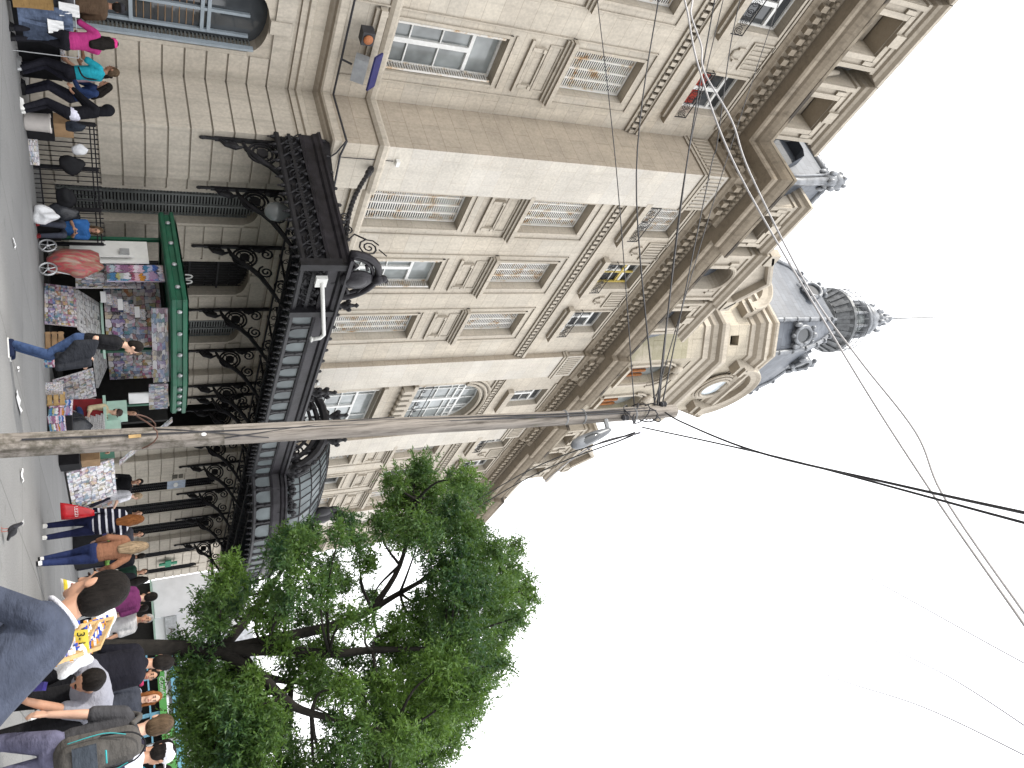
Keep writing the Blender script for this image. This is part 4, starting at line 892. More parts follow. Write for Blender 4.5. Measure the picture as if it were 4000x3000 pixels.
cnt=MB(); cnt.hexa([loc(p) for p in ((16.6,10.95,.85),(18.2,11.0,.85),(18.2,11.6,1.08),(16.6,11.6,1.08),(16.6,10.95,.9),(18.2,11.0,.9),(18.2,11.6,1.12),(16.6,11.6,1.12))]); cnt.build('stacked_newspapers',M['news'],KX)
cnt=MB(); cnt.box(loc((16.4,11.5,1.10)),(.35,1.4,.05)); cnt.build('counter',M['mint'],KX)
panel('shelf_of_magazines',(16.25,12.9),(16.25,10.9),1.16,2.38,M['mags'],lab='inner wall of magazines above the counter')
panel('shelf_of_magazines',(17.0,11.9),(19.3,11.9),1.15,2.25,M['mags'],lab='back shelves of coloured magazines beside the sellers')
pnl=[]
panel('hanging_magazines',(15.30,12.55),(15.10,11.92),1.26,2.44,M['mags3'],lab='vertical strip of four bright childrens magazines hung from the roof edge')
panel('side_magazines',(15.66,12.95),(15.58,12.1),.62,1.95,M['mags2'],lab='pale magazines stacked beside the hanging strip')
for k in range(9):
    y=11.95-k*.0; 
for k in range(8):
    q=MB(); a=loc((16.0+.02*k,12.15-.06*k,1.15+.115*k)); q.box(a,(.04,.26,.11),.5); q.build('comic_book',(M['paper'],M['mags2'],M['mags'])[k%3],KX)
panel('poster_banner',(14.85,10.95),(16.85,10.25),2.08,2.42,M['magsb'],lab='row of dark blue film posters under the kiosk eave')
panel('poster_banner',(16.9,10.22),(18.0,10.17),1.98,2.40,M['magsb'],lab='row of grey-blue film covers under the right half of the eave')
panel('price_list',(17.9,10.6),(18.4,10.6),1.55,2.0,M['paper'])
panel('white_panel',(15.40,13.35),(15.22,12.55),.60,2.15,M['pvc'],lab='larger white cabinet door at the left end of the kiosk'); panel('white_panel',(15.24,13.2),(15.12,12.65),.55,1.85,M['pvc'],lab='smaller white cabinet door in front of the larger one')
q=MB(); q.pbox(lambda u,z,d: loc((15.12,u,z))+V((-d,0,0)),12.7,12.85,1.55,1.75,0,.05); q.build('handle',M['steel'],KX)
# goods at the kiosk's foot and in front of the pole
def boxt(name,locn,size,mat,label,cat,rz=0,group=None):
    b=MB(); b.box((0,0,size[2]/2),size); o=b.build(name,mat,None,False,locn); o.rotation_euler=(0,0,rz); o['label']=label; o['category']=cat
    if group:o['group']=group
    return o
def slat_crate(locn,size,mat,label,rz=0):
    b=MB(); sx,sy,sz=size
    for k in range(3):
        z=sz*(k+.5)/3
        for s in (-1,1): b.box((0,s*sy/2,z),(sx,.015,sz/4)); b.box((s*sx/2,0,z),(.015,sy-.02,sz/4))
    for s in (-1,1):
        for t in (-1,1): b.box((s*(sx/2-.02),t*(sy/2-.02),sz/2),(.03,.03,sz))
    b.box((0,0,.02),(sx-.04,sy-.04,.015)); o=b.build('timber_crate',mat,None,False,locn); o.rotation_euler=(0,0,rz); o['label']=label; o['category']='crate'; return o
slat_crate((15.75,10.7,0),(.3,.42,.36),M['card'],'brown slatted crate beside the low magazine rack under the kiosk counter')
boxt('printed_carton',(15.5,10.15,0),(.2,.30,.34),M['mags3'],'small white printed carton on the paving behind the walking man\'s legs','box')
boxt('printed_carton',(15.75,9.55,0),(.2,.22,.30),M['mags2'],'yellow and blue printed carton in front of the slanted magazine rack','box')
slat_crate((15.95,9.35,0),(.3,.3,.34),M['timber'],'pale timber crate beside the printed carton at the foot of the slanted rack')
DT=empty('display_table',(17.5,9.62,0),'table under a deep red cloth holding a mint green display case by the pole','table')
t_=MB(); t_.hexa([V(p) for p in ((-.35,-.5,0),(.35,-.5,0),(.35,.5,0),(-.35,.5,0),(-.3,-.48,1.0),(.3,-.48,1.0),(.3,.48,1.0),(-.3,.48,1.0))]); t_.build('cloth',M['red'],DT)
t_=MB(); t_.box((0,0,1.03),(.75,1.05,.06)); t_.box((0,-.28,1.2),(.45,.4,.28)); t_.box((0,.28,1.28),(.4,.36,.42)); t_.build('display_case',M['mint'],DT)
panel('comics',(0,0),(0,0),0,0,M['mags2'],DT,fn=lambda p:V((0,0,0))) if 0 else None
t_=MB()
for k in range(14): t_.box((-.45-.01*k,-.32-.012*(k%3),.55+.035*k),(.3,.34,.03),.1*(k%3))
t_.build('comic_pile',M['news'],DT)
bagobj('bin_bag',(16.85,9.2,0),(.30,.34,.40),M['sack'],'black rubbish bag slumped against the red cloth table','bag',0,9)
GB=empty('poster_box',(16.0,8.95,0),'box wrapped in bright yellow and blue childrens posters on the paving by the pole','box')
q=MB(); q.box((0,0,.22),(.3,.8,.44)); q.build('box',M['black'],GB)
q=MB(); q.face([(-.17,.38,.05),(-.17,0,.02),(-.16,0,.45),(-.16,.38,.48)]); q.face([(-.175,.0,.0),(-.175,-.38,.05),(-.17,-.38,.34),(-.17,.0,.32)]); q.build('poster',M['mags3'],GB)
# hanging paper streamer strip beside the kiosk
HS=MB(); HS.face([(18.3,9.0,1.25),(18.3,8.85,1.25),(18.6,10.1,2.52),(18.6,10.25,2.52)],[(0,0),(0,1),(1,1),(1,0)]); o=HS.build('comic_streamer',M['mags2']); o['label']='diagonal paper streamer of comic covers hanging from the kiosk roof corner'; o['category']='streamer'
# second stand right of the pole
S2=empty('magazine_stand',(20.6,9.7,0),'free standing slanted magazine stand with pale covers right of the wooden pole','stand')
pn=lambda p: V((p[0]-20.6,p[1]-9.7,0))
panel('rack',(19.9,9.85),(21.9,9.70),.05,1.12,M['mags2'],S2,lean=.3,fn=pn); panel('rack',(22.0,9.7),(23.0,9.8),.05,1.0,M['mags'],S2,lean=.3,fn=pn); panel('header_board',(19.0,9.95),(19.85,9.85),.75,1.15,M['green'],S2,fn=pn)
for a in (0,1.3,2.4):
    q=MB(); q.box((a-.7,.3,.5),(.06,.06,1.0)); q.build('leg',M['steel'],S2)
text('27','lettering',S2,(1.85,-.02,1.06),(PI/2,0,0),.22,M['pvc'])
boxt('crate',(18.6,9.35,0),(.6,.5,.42),M['black'],'black plastic crate on the paving right of the wooden pole','crate',.2)
boxt('cardboard_carton',(19.0,9.55,.43),(.45,.4,.4),M['card'],'open brown carton with papers above the black crate right of the pole','box',.1)
boxt('support_box',(19.0,9.55,0),(.44,.39,.425),M['sack'],'dark box under the open brown carton right of the pole','box',.1)
# shopping trolley bag
TR=empty('goods_trolley',(14.75,12.15,0),'hand trolley piled with red striped plastic sheeting beside the white kiosk doors','trolley')
bg=bagobj('bundle',(.05,0,.14),(.26,.42,.56),None,'','',0,33,amp=.16)
for k in ('label','category'): del bg[k]
m,nt,b=nmat('red_translucent_sheeting'); t=N(nt,'ShaderNodeTexCoord'); mp=N(nt,'ShaderNodeMapping'); mp.inputs['Scale'].default_value=(3,7,1.2); L(nt,t.outputs['Object'],mp.inputs[0])
f=noise(nt,mp.outputs[0],1.6,4,.6); L(nt,ramp(nt,f,[(.34,(.10,.09,.08)),(.46,(.36,.05,.06)),(.56,(.26,.16,.11)),(.66,(.40,.24,.20)),(.74,(.16,.20,.17))]),b.inputs['Base Color']); b.inputs['Roughness'].default_value=.35; bump(nt,b,f,.7,.04)
bg.data.materials.clear(); bg.data.materials.append(m); bg.parent=TR
for y in (.32,-.32):
    w=MB(); w.tube([(0,y+.16*math.cos(k*PI/10),.17+.16*math.sin(k*PI/10)) for k in range(21)],.02,6); 
    for k in range(5): a=k*2*PI/5; w.tube([(0,y,.17),(0,y+.15*math.cos(a),.17+.15*math.sin(a))],.012,4)
    w.ell((0,y,.17),(.04,.04,.04)); o=w.build('wheel',M['steel'],TR); o.location=(-.16,0,0)
w=MB(); w.tube([(-.1,-.3,.15),(.2,-.3,1.0)],.015,5); w.tube([(-.1,.3,.15),(.2,.3,1.0)],.015,5); w.tube([(.2,-.3,1.0),(.2,.3,1.0)],.015,5); w.build('handle',M['steel'],TR)
for i,(x,y,lab,s) in enumerate(((10.9,9.35,'white scrap of paper lying left of the walking man',(.25,.07)),(11.5,6.75,'crumpled strip of white paper lying near the pole, left of it',(.5,.16)),(11.8,5.7,'white paper scrap lying right of the pole',(.2,.1)),(11.4,7.3,'small white paper crumb near the longer strip',(.1,.06)),(11.9,5.0,'tiny white scrap right of the other paper on the paving',(.07,.05)))):
    q=MB(); r=random.Random(i)
    q.grid([[V((s[0]*(a/4-.5)+r.uniform(-.02,.02),s[1]*(b/3-.5),.008+r.uniform(0,.03))) for b in range(4)] for a in range(5)]); o=q.build('paper_scrap',M['paper'],None,False,(x,y,0)); o.rotation_euler=(0,0,r.uniform(0,3)); o['label']=lab; o['category']='litter'; o['group']='litter on the paving'
# ================================================================ POLE, LAMP, WIRES
PO=empty('utility_pole',(6.72,3.56,0),'weathered round timber utility pole with moss and wires standing on the paving','pole')
mb=MB(); rows=[]; n=16
for i in range(40):
    z=-.1+7.75*i/39; t=max(0,z)/7.6; r=.105-.023*t; cx=.12*t+.01*math.sin(z*1.3); cy=-.25*t+.012*math.sin(z*.9+1)
    rows.append([V((cx+r*(1+.05*math.sin(3*k+z*1.7))*math.cos(2*PI*k/n),cy+r*(1+.05*math.sin(2*k+z*1.1))*math.sin(2*PI*k/n),z)) for k in range(n)])
mb.grid(rows,True,True); mb.build('post',M['pole'],PO,True)
def pp(z): t=z/7.6; return V((.12*t,-.25*t,z))
for (z0,z1,a0,a1,r) in ((.6,6.9,2.6,2.9,.008),(3.2,7.3,2.2,2.7,.007),(4.2,7.2,2.9,2.2,.006),(1.6,2.6,2.0,3.6,.006),(2.2,3.9,3.4,1.6,.006)):
    q=MB(); q.tube([pp(z0+(z1-z0)*k/14)+V((-.105*math.cos(a0+(a1-a0)*k/14-2.6),-.105*math.sin(a0+(a1-a0)*k/14-2.6),0))*(1-.22*(z0+(z1-z0)*k/14)/7.6) for k in range(15)],r,5); q.build('pole_cable',M['cable'],PO)
q=MB(); q.tube([pp(1.55)+V((.17*math.cos(a)-.09,.15*math.sin(a)+.03,.08*math.sin(2*a))) for a in [k*PI/10 for k in range(17)]],.007,5); q.build('cable_loop',plain('brown_cable',(.10,.05,.035),.6),PO)
q=MB()
for z in (6.0,6.25,7.0): q.tube([pp(z)+V((.082*math.cos(k*PI/8),.082*math.sin(k*PI/8),0)) for k in range(17)],.012,4)
q.build('steel_band',M['steel'],PO)
q=MB(); 
for z,a in ((7.3,0),(7.1,1.2),(7.45,2.4),(6.8,4)): q.lathe([(.02,-.05),(.04,-.03),(.025,0),(.04,.03),(.02,.05)],pp(z)+V((.11*math.cos(a),.11*math.sin(a),0)),8)
for k in range(5): q.tube([pp(6.9+.1*k)+V((.10*math.cos(a+k)*(1+.35*math.sin(a*2)),.12*math.sin(a+k),.08*math.sin(a*1.5))) for a in [j*.4 for j in range(13)]],.009,4)
q.build('insulator',M['cable'],PO)
q=MB(); q.box(pp(1.45)+V((-.10,-.02,0)),(.015,.03,.10),.4); q.build('paper_remnant',M['timber'],PO)
q=MB(); q.ell(pp(2.02)+V((-.09,-.03,0)),(.012,.018,.024)); q.build('paper_patch',M['paper'],PO)
LA=empty('street_lamp',(6.86,3.17,6.35),'grey oval street lamp head clamped to the right side of the timber pole','street lamp')
dr=V((.10,-.22,-.95)).normalized()
R=dr.to_track_quat('Z','Y').to_matrix()
q=MB(); q.lathe([(.02,-.05),(.04,0),(.055,.1),(.07,.25),(.075,.40),(.06,.50),(.03,.54),(.01,.55)],V((.0,-.02,.2)),14,R); q.build('lamp_head',M['zinc'],LA,True)
q=MB(); q.ell(V((.0,-.02,.2))+R@V((-.04,0,.3)),(.045,.055,.17),10,8,R); q.build('lens',M['glass'],LA,True); q=MB(); q.tube([V((-.05,.12,.2)),V((0,0,.22))],.03,6); q.build('bracket',M['steel'],LA)
WIRES={'thick':[[6.83,3.33,7.47],[6.36,2.92,7.27],[5.04,1.93,6.75],[3.67,0.99,6.48],[2.57,0.4,5.83],[1.99,0.16,5.29]],'thin':[[6.91,3.17,7.12],[4.88,1.79,6.79],[2.58,0.35,5.79],[2.0,0.11,5.24]],'d1':[[6.82,3.35,7.35],[6.33,7.08,8.41],[5.37,10.17,9.65],[4.76,11.56,10.28]],'d2':[[6.81,3.38,7.03],[6.21,6.92,7.91],[5.53,10.08,8.48],[5.06,11.43,8.6]],'d3':[[6.82,3.35,7.37],[6.28,7.13,9.35],[5.2,10.26,10.8],[4.72,11.03,11.07]],'d4':[[6.82,3.35,7.4],[6.39,7.16,9.42],[5.18,10.27,10.98],[4.67,11.05,11.34]],'d5':[[6.82,3.34,7.29],[6.24,7.16,10.1],[4.99,10.36,12.23],[4.43,11.15,12.7]],'d6':[[6.81,3.38,7.46],[6.26,7.15,9.84],[6.1,7.67,10.15],[5.49,9.3,10.84],[5.12,10.3,11.34]],'w1':[[4.35,10.1,8.99],[4.6,8.88,9.02],[4.91,7.78,8.95],[5.24,6.04,9.01],[5.46,3.14,9.35],[4.95,1.23,8.72],[3.99,-0.2,7.47],[3.32,-0.75,6.52]],'w2':[[4.41,10.08,9.72],[4.67,9.07,9.32],[4.76,8.8,9.22],[4.88,8.27,9.23],[4.95,7.75,9.07],[5.15,7.02,9.35],[5.3,6.13,9.32],[5.6,4.36,9.6],[5.55,3.18,9.7],[5.24,1.98,9.47],[4.97,1.15,8.9],[4.1,-0.11,7.72],[3.43,-0.68,6.82]],'r1':[[6.93,3.12,6.99],[13.06,5.03,8.21],[28.78,8.47,10.33],[44.73,10.74,10.7]],'r2':[[6.94,3.09,6.95],[14.11,5.1,8.28],[33.83,8.99,10.48]],'r3':[[6.93,3.11,7.07],[12.0,4.99,9.4],[24.62,8.35,14.36],[44.27,12.48,20.19]],'f1':[[38.43,11.1,34.53],[29.39,6.01,32.51],[15.91,-1.72,24.76],[13.68,-2.98,23.45]],'f2':[[29.94,1.82,32.96],[19.99,-0.73,25.28],[15.92,-1.64,21.8],[12.66,-2.97,19.32]],'f3':[[29.96,1.51,28.42],[22.0,-0.45,23.33],[15.9,-1.75,19.87],[11.59,-3.1,17.41]]}
wl={'thick':('thick dark cable from the pole top passing overhead towards the viewer',.011,'cable'),'thin':('thinner dark wire beside the thick overhead cable',.009,'cable'),'d1':('dark wire from the pole top crossing the second floor windows, second lowest',.011,'cable'),'d2':('thin dark wire from the pole top, lowest of those crossing the station front',.007,'cable'),'d3':('dark wire from the pole top crossing the third floor red curtained window',.012,'cable'),'d4':('dark wire running close beside the one crossing the red curtained window',.008,'cable'),'d5':('dark wire from the pole top reaching the cornice, highest of all',.007,'cable'),'d6':('bent dark wire from the pole top passing a knot before the cornice',.009,'cable'),'w1':('slack white cable, straighter of the two white cables in the sky',.014,'cablew'),'w2':('slack white cable that bends and sags more than its twin',.014,'cablew'),'r1':('dark wire from the pole running over the tree to the right',.010,'cable'),'r2':('dark wire from the pole, lower one over the tree',.010,'cable'),'r3':('pale wire from the pole climbing across the white sky by the roof end',.012,'cableg'),'f1':('faint pale wire across the right sky, highest of three',.020,'cableg'),'f2':('faint pale wire in the right sky between two others',.018,'cableg'),'f3':('faint pale wire in the right sky, lowest of three',.016,'cableg')}
def smoothpath(p,n=8):
    p=[V(q) for q in p]; out=[]
    for i in range(len(p)-1):
        a,b,c,d=p[max(i-1,0)],p[i],p[i+1],p[min(i+2,len(p)-1)]
        for k in range(n):
            t=k/n; out.append(.5*((2*b)+(c-a)*t+(2*a-5*b+4*c-d)*t*t+(3*b-a-3*c+d)*t**3))
    out.append(p[-1]); return out
for k,p in WIRES.items():
    lab,r,mt=wl[k]; q=MB(); pts=smoothpath(p); 
    q.tube(pts,[r]*len(pts),6); o=q.build('overhead_wire',M[mt],None,True); o['label']=lab; o['category']='wire'; o['group']='overhead wires'
# ================================================================ TREE
TR_=empty('street_tree',(13.95,3.75,0),'broad dark leafed street tree with a forked trunk on the right of the plaza','tree')
off=V((13.95,3.75,0))
BR={'trunk0':[14.05,3.57,0.89],'t1':[14.2,3.38,1.91],'fork':[14.25,3.17,2.62],'a1':[14.25,3.18,3.69],'a2':[14.54,3.27,4.77],'a3':[14.6,3.43,5.47],'a4':[14.75,3.68,6.14],'a5':[14.82,4.2,7.84],'b1':[14.09,2.98,3.39],'b2':[13.95,2.66,4.38],'b3':[13.77,2.52,5.09],'b4':[13.82,2.25,6.54],'c1':[13.96,2.6,3.14],'c2':[13.64,2.07,3.45],'c3':[13.49,1.71,3.82],'c4':[13.26,1.07,5.04],'d1':[14.37,3.08,2.96],'d2':[14.54,2.74,3.22],'d3':[15.19,2.55,3.89],'d4':[15.72,2.35,5.2],'d5':[15.89,1.84,6.7],'e1':[14.83,3.75,3.18],'e2':[15.2,4.3,3.7],'e3':[15.37,5.13,4.35],'f1':[14.8,4.26,6.29],'f2':[14.58,5.54,6.91]}
b={k:V(v)-off for k,v in BR.items()}; b['base']=V((0,0,-.05)); b['foot']=V((.03,-.03,.35))
mb=MB()
for ks,rs in ((('base','foot','trunk0','t1','fork','a1','a2','a3','a4','a5'),(.21,.15,.13,.125,.135,.10,.085,.07,.055,.02)),(('fork','b1','b2','b3','b4'),(.12,.10,.08,.065,.02)),(('fork','c1','c2','c3','c4'),(.105,.095,.08,.06,.02)),(('fork','d1','d2','d3','d4','d5'),(.10,.08,.07,.055,.04,.02)),(('fork','e1','e2','e3'),(.10,.08,.06,.02)),(('a3','f1','f2'),(.07,.05,.015))):
    pts=smoothpath([b[k] for k in ks],5); rr=np.interp(np.linspace(0,len(ks)-1,len(pts)),range(len(ks)),rs); mb.tube(pts,list(rr),9)
CL=[[14.26,5.86,6.43,0.27],[14.62,6.28,7.23,0.35],[15.02,5.92,7.21,0.48],[15.69,5.89,6.9,0.37],[14.93,5.5,7.35,0.43],[15.52,6.09,8.34,0.37],[11.99,4.82,7.01,0.22],[13.9,4.95,7.52,0.36],[15.71,5.84,8.93,0.25],[14.65,5.15,6.05,0.31],[15.72,5.28,6.77,0.41],[12.6,4.17,6.11,0.36],[14.05,4.57,7.17,0.4],[13.16,4.28,7.27,0.31],[14.42,4.41,7.98,0.3],[14.32,5.14,5.23,0.23],[12.15,4.19,4.48,0.16],[13.02,4.29,5.04,0.2],[13.39,4.0,5.21,0.21],[15.68,5.58,4.82,0.25],[15.15,5.2,4.19,0.36],[12.78,4.26,4.04,0.3],[14.84,4.85,3.95,0.27],[13.42,3.81,3.49,0.21],[14.74,4.42,4.88,0.27],[12.85,3.57,4.18,0.3],[12.27,3.66,3.68,0.22],[15.86,4.39,5.36,0.26],[13.45,4.33,2.91,0.21],[13.54,4.07,2.7,0.21],[15.44,4.49,2.92,0.32],[15.22,4.24,2.53,0.27],[13.89,3.53,2.54,0.27],[15.51,4.03,2.77,0.24],[14.41,4.01,3.02,0.22],[14.69,4.3,3.24,0.19],[13.14,3.74,7.71,0.24],[16.11,4.59,9.65,0.25],[15.22,3.87,8.81,0.39],[16.45,3.68,9.65,0.38],[16.22,3.31,9.73,0.2],[13.75,2.93,7.82,0.38],[13.83,3.7,7.55,0.39],[12.99,3.68,6.85,0.33],[13.06,3.04,7.11,0.4],[12.69,3.13,6.56,0.36],[13.55,3.77,6.63,0.35],[14.91,3.56,6.84,0.3],[12.61,2.3,7.54,0.19],[15.41,2.74,8.43,0.39],[13.95,2.75,7.36,0.42],[13.8,2.88,6.87,0.38],[15.91,3.23,7.15,0.4],[14.48,3.17,6.22,0.26],[13.85,2.78,5.69,0.28],[14.59,2.6,6.3,0.4],[15.52,2.73,7.15,0.47],[12.87,2.11,6.55,0.39],[16.71,2.49,8.64,0.38],[12.8,1.6,7.02,0.16],[15.82,2.0,7.92,0.39],[16.21,2.11,7.65,0.44],[12.75,1.81,5.93,0.38],[15.93,2.37,6.6,0.4],[14.14,2.35,5.67,0.32],[14.97,2.79,5.69,0.23],[12.78,1.27,6.41,0.25],[12.93,1.33,6.14,0.35],[13.47,1.52,5.95,0.37],[16.7,1.96,6.55,0.46],[13.51,1.8,5.2,0.34],[15.79,2.43,5.54,0.32],[16.66,1.27,7.75,0.25],[16.71,1.31,7.33,0.41],[14.2,1.16,6.01,0.39],[14.23,1.26,5.62,0.39],[14.93,1.49,5.43,0.41],[15.94,1.93,5.35,0.32],[13.12,1.88,4.39,0.23],[15.75,2.47,4.71,0.28],[16.12,0.87,6.93,0.36],[16.38,0.98,6.55,0.41],[12.92,0.87,5.06,0.35],[16.72,1.26,5.67,0.46],[13.13,1.19,4.41,0.29],[14.14,1.6,4.35,0.18],[15.2,2.22,4.32,0.21],[16.39,2.97,5.27,0.27],[13.94,2.85,4.41,0.18],[16.37,3.2,4.57,0.29],[14.84,2.74,3.94,0.3],[13.91,2.37,4.06,0.28],[13.83,2.9,3.6,0.17],[13.64,3.36,3.48,0.26],[12.69,3.38,3.58,0.24],[13.53,3.51,3.21,0.17],[15.25,3.71,4.33,0.27],[16.51,4.0,5.05,0.21],[13.14,3.02,4.62,0.18],[12.69,2.82,4.8,0.16],[16.44,4.11,6.04,0.19],[14.55,3.39,2.04,0.22],[14.32,2.94,2.14,0.33],[13.96,2.6,2.37,0.35],[14.87,2.62,2.13,0.3],[15.45,2.69,2.85,0.43],[14.57,2.3,2.47,0.4],[14.51,2.14,2.13,0.36],[13.59,2.01,2.71,0.37],[15.71,2.5,3.27,0.35],[13.56,1.79,3.1,0.37],[14.73,1.86,2.64,0.4],[15.59,1.98,2.34,0.39],[13.84,1.56,2.96,0.34],[15.34,1.75,3.56,0.31],[16.64,2.26,3.94,0.19],[14.83,3.3,2.34,0.23],[15.29,3.05,2.88,0.27],[13.63,2.55,3.04,0.15],[14.63,1.42,2.29,0.44],[13.93,1.15,2.77,0.45],[16.3,1.19,3.84,0.53],[14.01,0.85,4.22,0.45],[14.69,0.64,5.14,0.47],[16.99,0.53,6.5,0.5],[15.72,0.96,2.45,0.47],[16.04,0.71,3.39,0.56],[14.7,0.4,4.11,0.51],[14.85,0.19,5.08,0.48]]
rnd=random.Random(11); nodes=[p for k in BR for p in [b[k]]]
for c in CL:
    p=V(c[:3])-off; m_=min(nodes,key=lambda q:(q-p).length)
    mid=(m_+p)/2+V((rnd.uniform(-.2,.2),rnd.uniform(-.2,.2),-.1)); pts=smoothpath([m_,mid,p],4); mb.tube(pts,list(np.linspace(.035,.008,len(pts))),5)
mb.build('trunk',M['bark'],TR_,True)
# leaves: small pointed blades gathered in sprays through each clump
cl=np.array(CL); cen=[];sz=[]
for c in cl:
    n=int(135*(c[3]/.3)**2)+18
    d=RNG.normal(size=(n,3)); d/=np.linalg.norm(d,axis=1)[:,None]; rr=RNG.uniform(.15,1.0,n)**.6*(1+.30*(RNG.random(n)>.8)*RNG.random(n))*(1+.38*(RNG.random(n)>.8)*RNG.random(n))
    cen.append(c[:3]-np.array(off)+d*rr[:,None]*c[3]*np.array([1.05,1.05,.9])*1.05)
tw=np.concatenate(cen)          # twig positions
NT=len(tw); K_=12
ax=RNG.normal(size=(NT,3))+np.array([0,0,-.15]); ax/=np.linalg.norm(ax,axis=1)[:,None]
t=np.tile(np.linspace(0,.22,K_),(NT,1))
P0=tw[:,None,:]+ax[:,None,:]*t[...,None]; P0=P0.reshape(-1,3); NL=len(P0)
A=np.repeat(ax,K_,0)+RNG.normal(size=(NL,3))*.75; A/=np.linalg.norm(A,axis=1)[:,None]
Bv=np.cross(A,RNG.normal(size=(NL,3))); Bv/=np.linalg.norm(Bv,axis=1)[:,None]
ln=RNG.uniform(.06,.11,NL)[:,None]; wd=RNG.uniform(.010,.017,NL)[:,None]
vs=np.stack([P0,P0+A*ln*.45+Bv*wd,P0+A*ln,P0+A*ln*.45-Bv*wd],1).reshape(-1,3)
me=bpy.data.meshes.new('crown'); me.vertices.add(len(vs)); me.vertices.foreach_set('co',vs.astype(np.float32).ravel())
me.loops.add(NL*4); me.loops.foreach_set('vertex_index',np.arange(NL*4,dtype=np.int32)); me.polygons.add(NL); me.polygons.foreach_set('loop_start',np.arange(0,NL*4,4,dtype=np.int32)); me.polygons.foreach_set('loop_total',np.full(NL,4,dtype=np.int32))
me.materials.append(M['leaf']); me.update(calc_edges=True); me.validate(); link('crown',me,TR_)
# ================================================================ BACKGROUND STREET
WB=empty('white_building',(57.3,13.0,0),'white low building with a lettered stone band beyond the far end of the station','building')
Pq=lambda u,z,d: V((-d,u,z)); q=MB()
wall(q,Pq,-2.5,5.5,2.55,8.5,[(-1.4,.9,4.4,6.3,1.0)],.4); q.box((3,1.5,5.5),(5.6,7.9,5.9)) ; q.pbox(Pq,2.8,5.5,2.6,6.5,.0,.14); q.build('wall',plain('white_render',(.74,.75,.77),.8,0,.1,1),WB)
q=MB(); q.pbox(Pq,-2.5,2.75,3.2,3.95,0,.15); q.build('lettered_band',plain('grey_stone_band',(.42,.44,.46),.8),WB)
q=MB(); q.pbox(Pq,-2.5,5.5,0,2.5,-.5,-.2); q.build('dark_shopfront',M['dark'],WB)
q=MB(); q.pbox(Pq,-2.5,5.5,2.45,2.56,-.1,.35); q.build('canopy_edge',M['mint'],WB)
text('ANTVADTIN','lettering',WB,(-.18,.2,3.57),(PI/2,0,-PI/2),.62,M['soot']); text('ELINO','lettering',WB,(-.06,.6,4.2),(PI/2,0,-PI/2),.8,M['soot'])
SH=empty('shop_row',(39.6,3.0,0),'row of small shops with green and pink signboards and pale blue shutters on the right','shops')
q=MB(); wall(q,Pq,-6,6.6,2.85,6.5); q.box((4,.3,4.6),(7.8,12.6,3.7)); q.build('wall',plain('white_wall',(.72,.74,.78),.8),SH)
q=MB(); q.pbox(Pq,-6,6.6,0,2.3,-.6,-.5); q.build('dark_shopfront',M['dark'],SH)
bl=plain('sky_blue_paint',(.22,.50,.66),.6)
q=MB(); k=-6
while k<6.5: q.pbox(Pq,k,k+.16,.0,2.3,-.1,0); k+=.8
for z in (.5,1.1,1.7): q.pbox(Pq,-6,6.5,z,z+.07,-.05,.03)
q.pbox(Pq,-6,6.6,2.66,3.05,-.05,.08); q.build('shutter_frame',bl,SH)
q=MB(); q.pbox(Pq,3.0,6.2,2.12,2.42,0,.2); q.pbox(Pq,1.2,3.0,2.12,2.62,0,.22); q.pbox(Pq,-.6,1.18,2.14,2.60,0,.2); q.build('green_sign',plain('bright_green_sign',(.12,.42,.10),.5,0,.2,1),SH)
q=MB(); q.pbox(Pq,-3.4,-.65,2.1,2.6,0,.2); q.build('pink_sign',prints('pink_sign_panel',22,3,.35,.8,.3),SH); q=MB(); q.pbox(Pq,-5.5,-3.45,2.1,2.6,0,.2); q.build('orange_sign',plain('orange_sign',(.5,.28,.12),.5),SH)
text('Comidas','lettering',SH,(-.22,4.7,2.27),(PI/2,0,-PI/2),.28,M['pvc']); text('y RICO','lettering',SH,(-.24,2.15,2.37),(PI/2,0,-PI/2),.42,M['pvc']); text('Buena','lettering',SH,(-.22,.3,2.37),(PI/2,0,-PI/2),.34,M['pvc'])
for y,h,lab in ((2.0,2.9,'thin grey post in front of the green sign'),(-1.4,3.4,'slim pale post in front of the pink sign')):
    q=MB(); q.tube([(0,0,0),(.0,0,h)],.06,8); q.lathe([(.09,h-.1),(.09,h)],(0,0,0),8); o=q.build('street_post',M['steel'],None,True,(36.5,y+3.0,0)); o['label']=lab; o['category']='post'
q=MB(); q.box((0,0,5),(14,30,10)); o=q.build('apartment_block',plain('hazy_block_wall',(.62,.64,.66),.9,0,.12,.5),None,False,(85,8,0)); o['label']='pale hazy block closing the street far behind the shops'; o['category']='building'
# vegetable stall far right of the striped woman
VS=empty('vegetable_stall',(22.4,8.45,0),'small stall of dark crates with green vegetables between the two walking women','stall')
q=MB(); q.box((0,0,.35),(.6,.9,.7)); q.build('table',M['black'],VS); q=MB(); 
for k in range(26): q.ell((rnd.uniform(-.3,.3),rnd.uniform(-.5,.1),.76+rnd.uniform(0,.06)),(.08,.08,.06),6,4)
q.build('vegetables',plain('green_leaves_produce',(.10,.22,.03),.7),VS); q=MB(); q.box((0,.3,.82),(.5,.3,.22)); q.build('crate',M['navy'],VS)
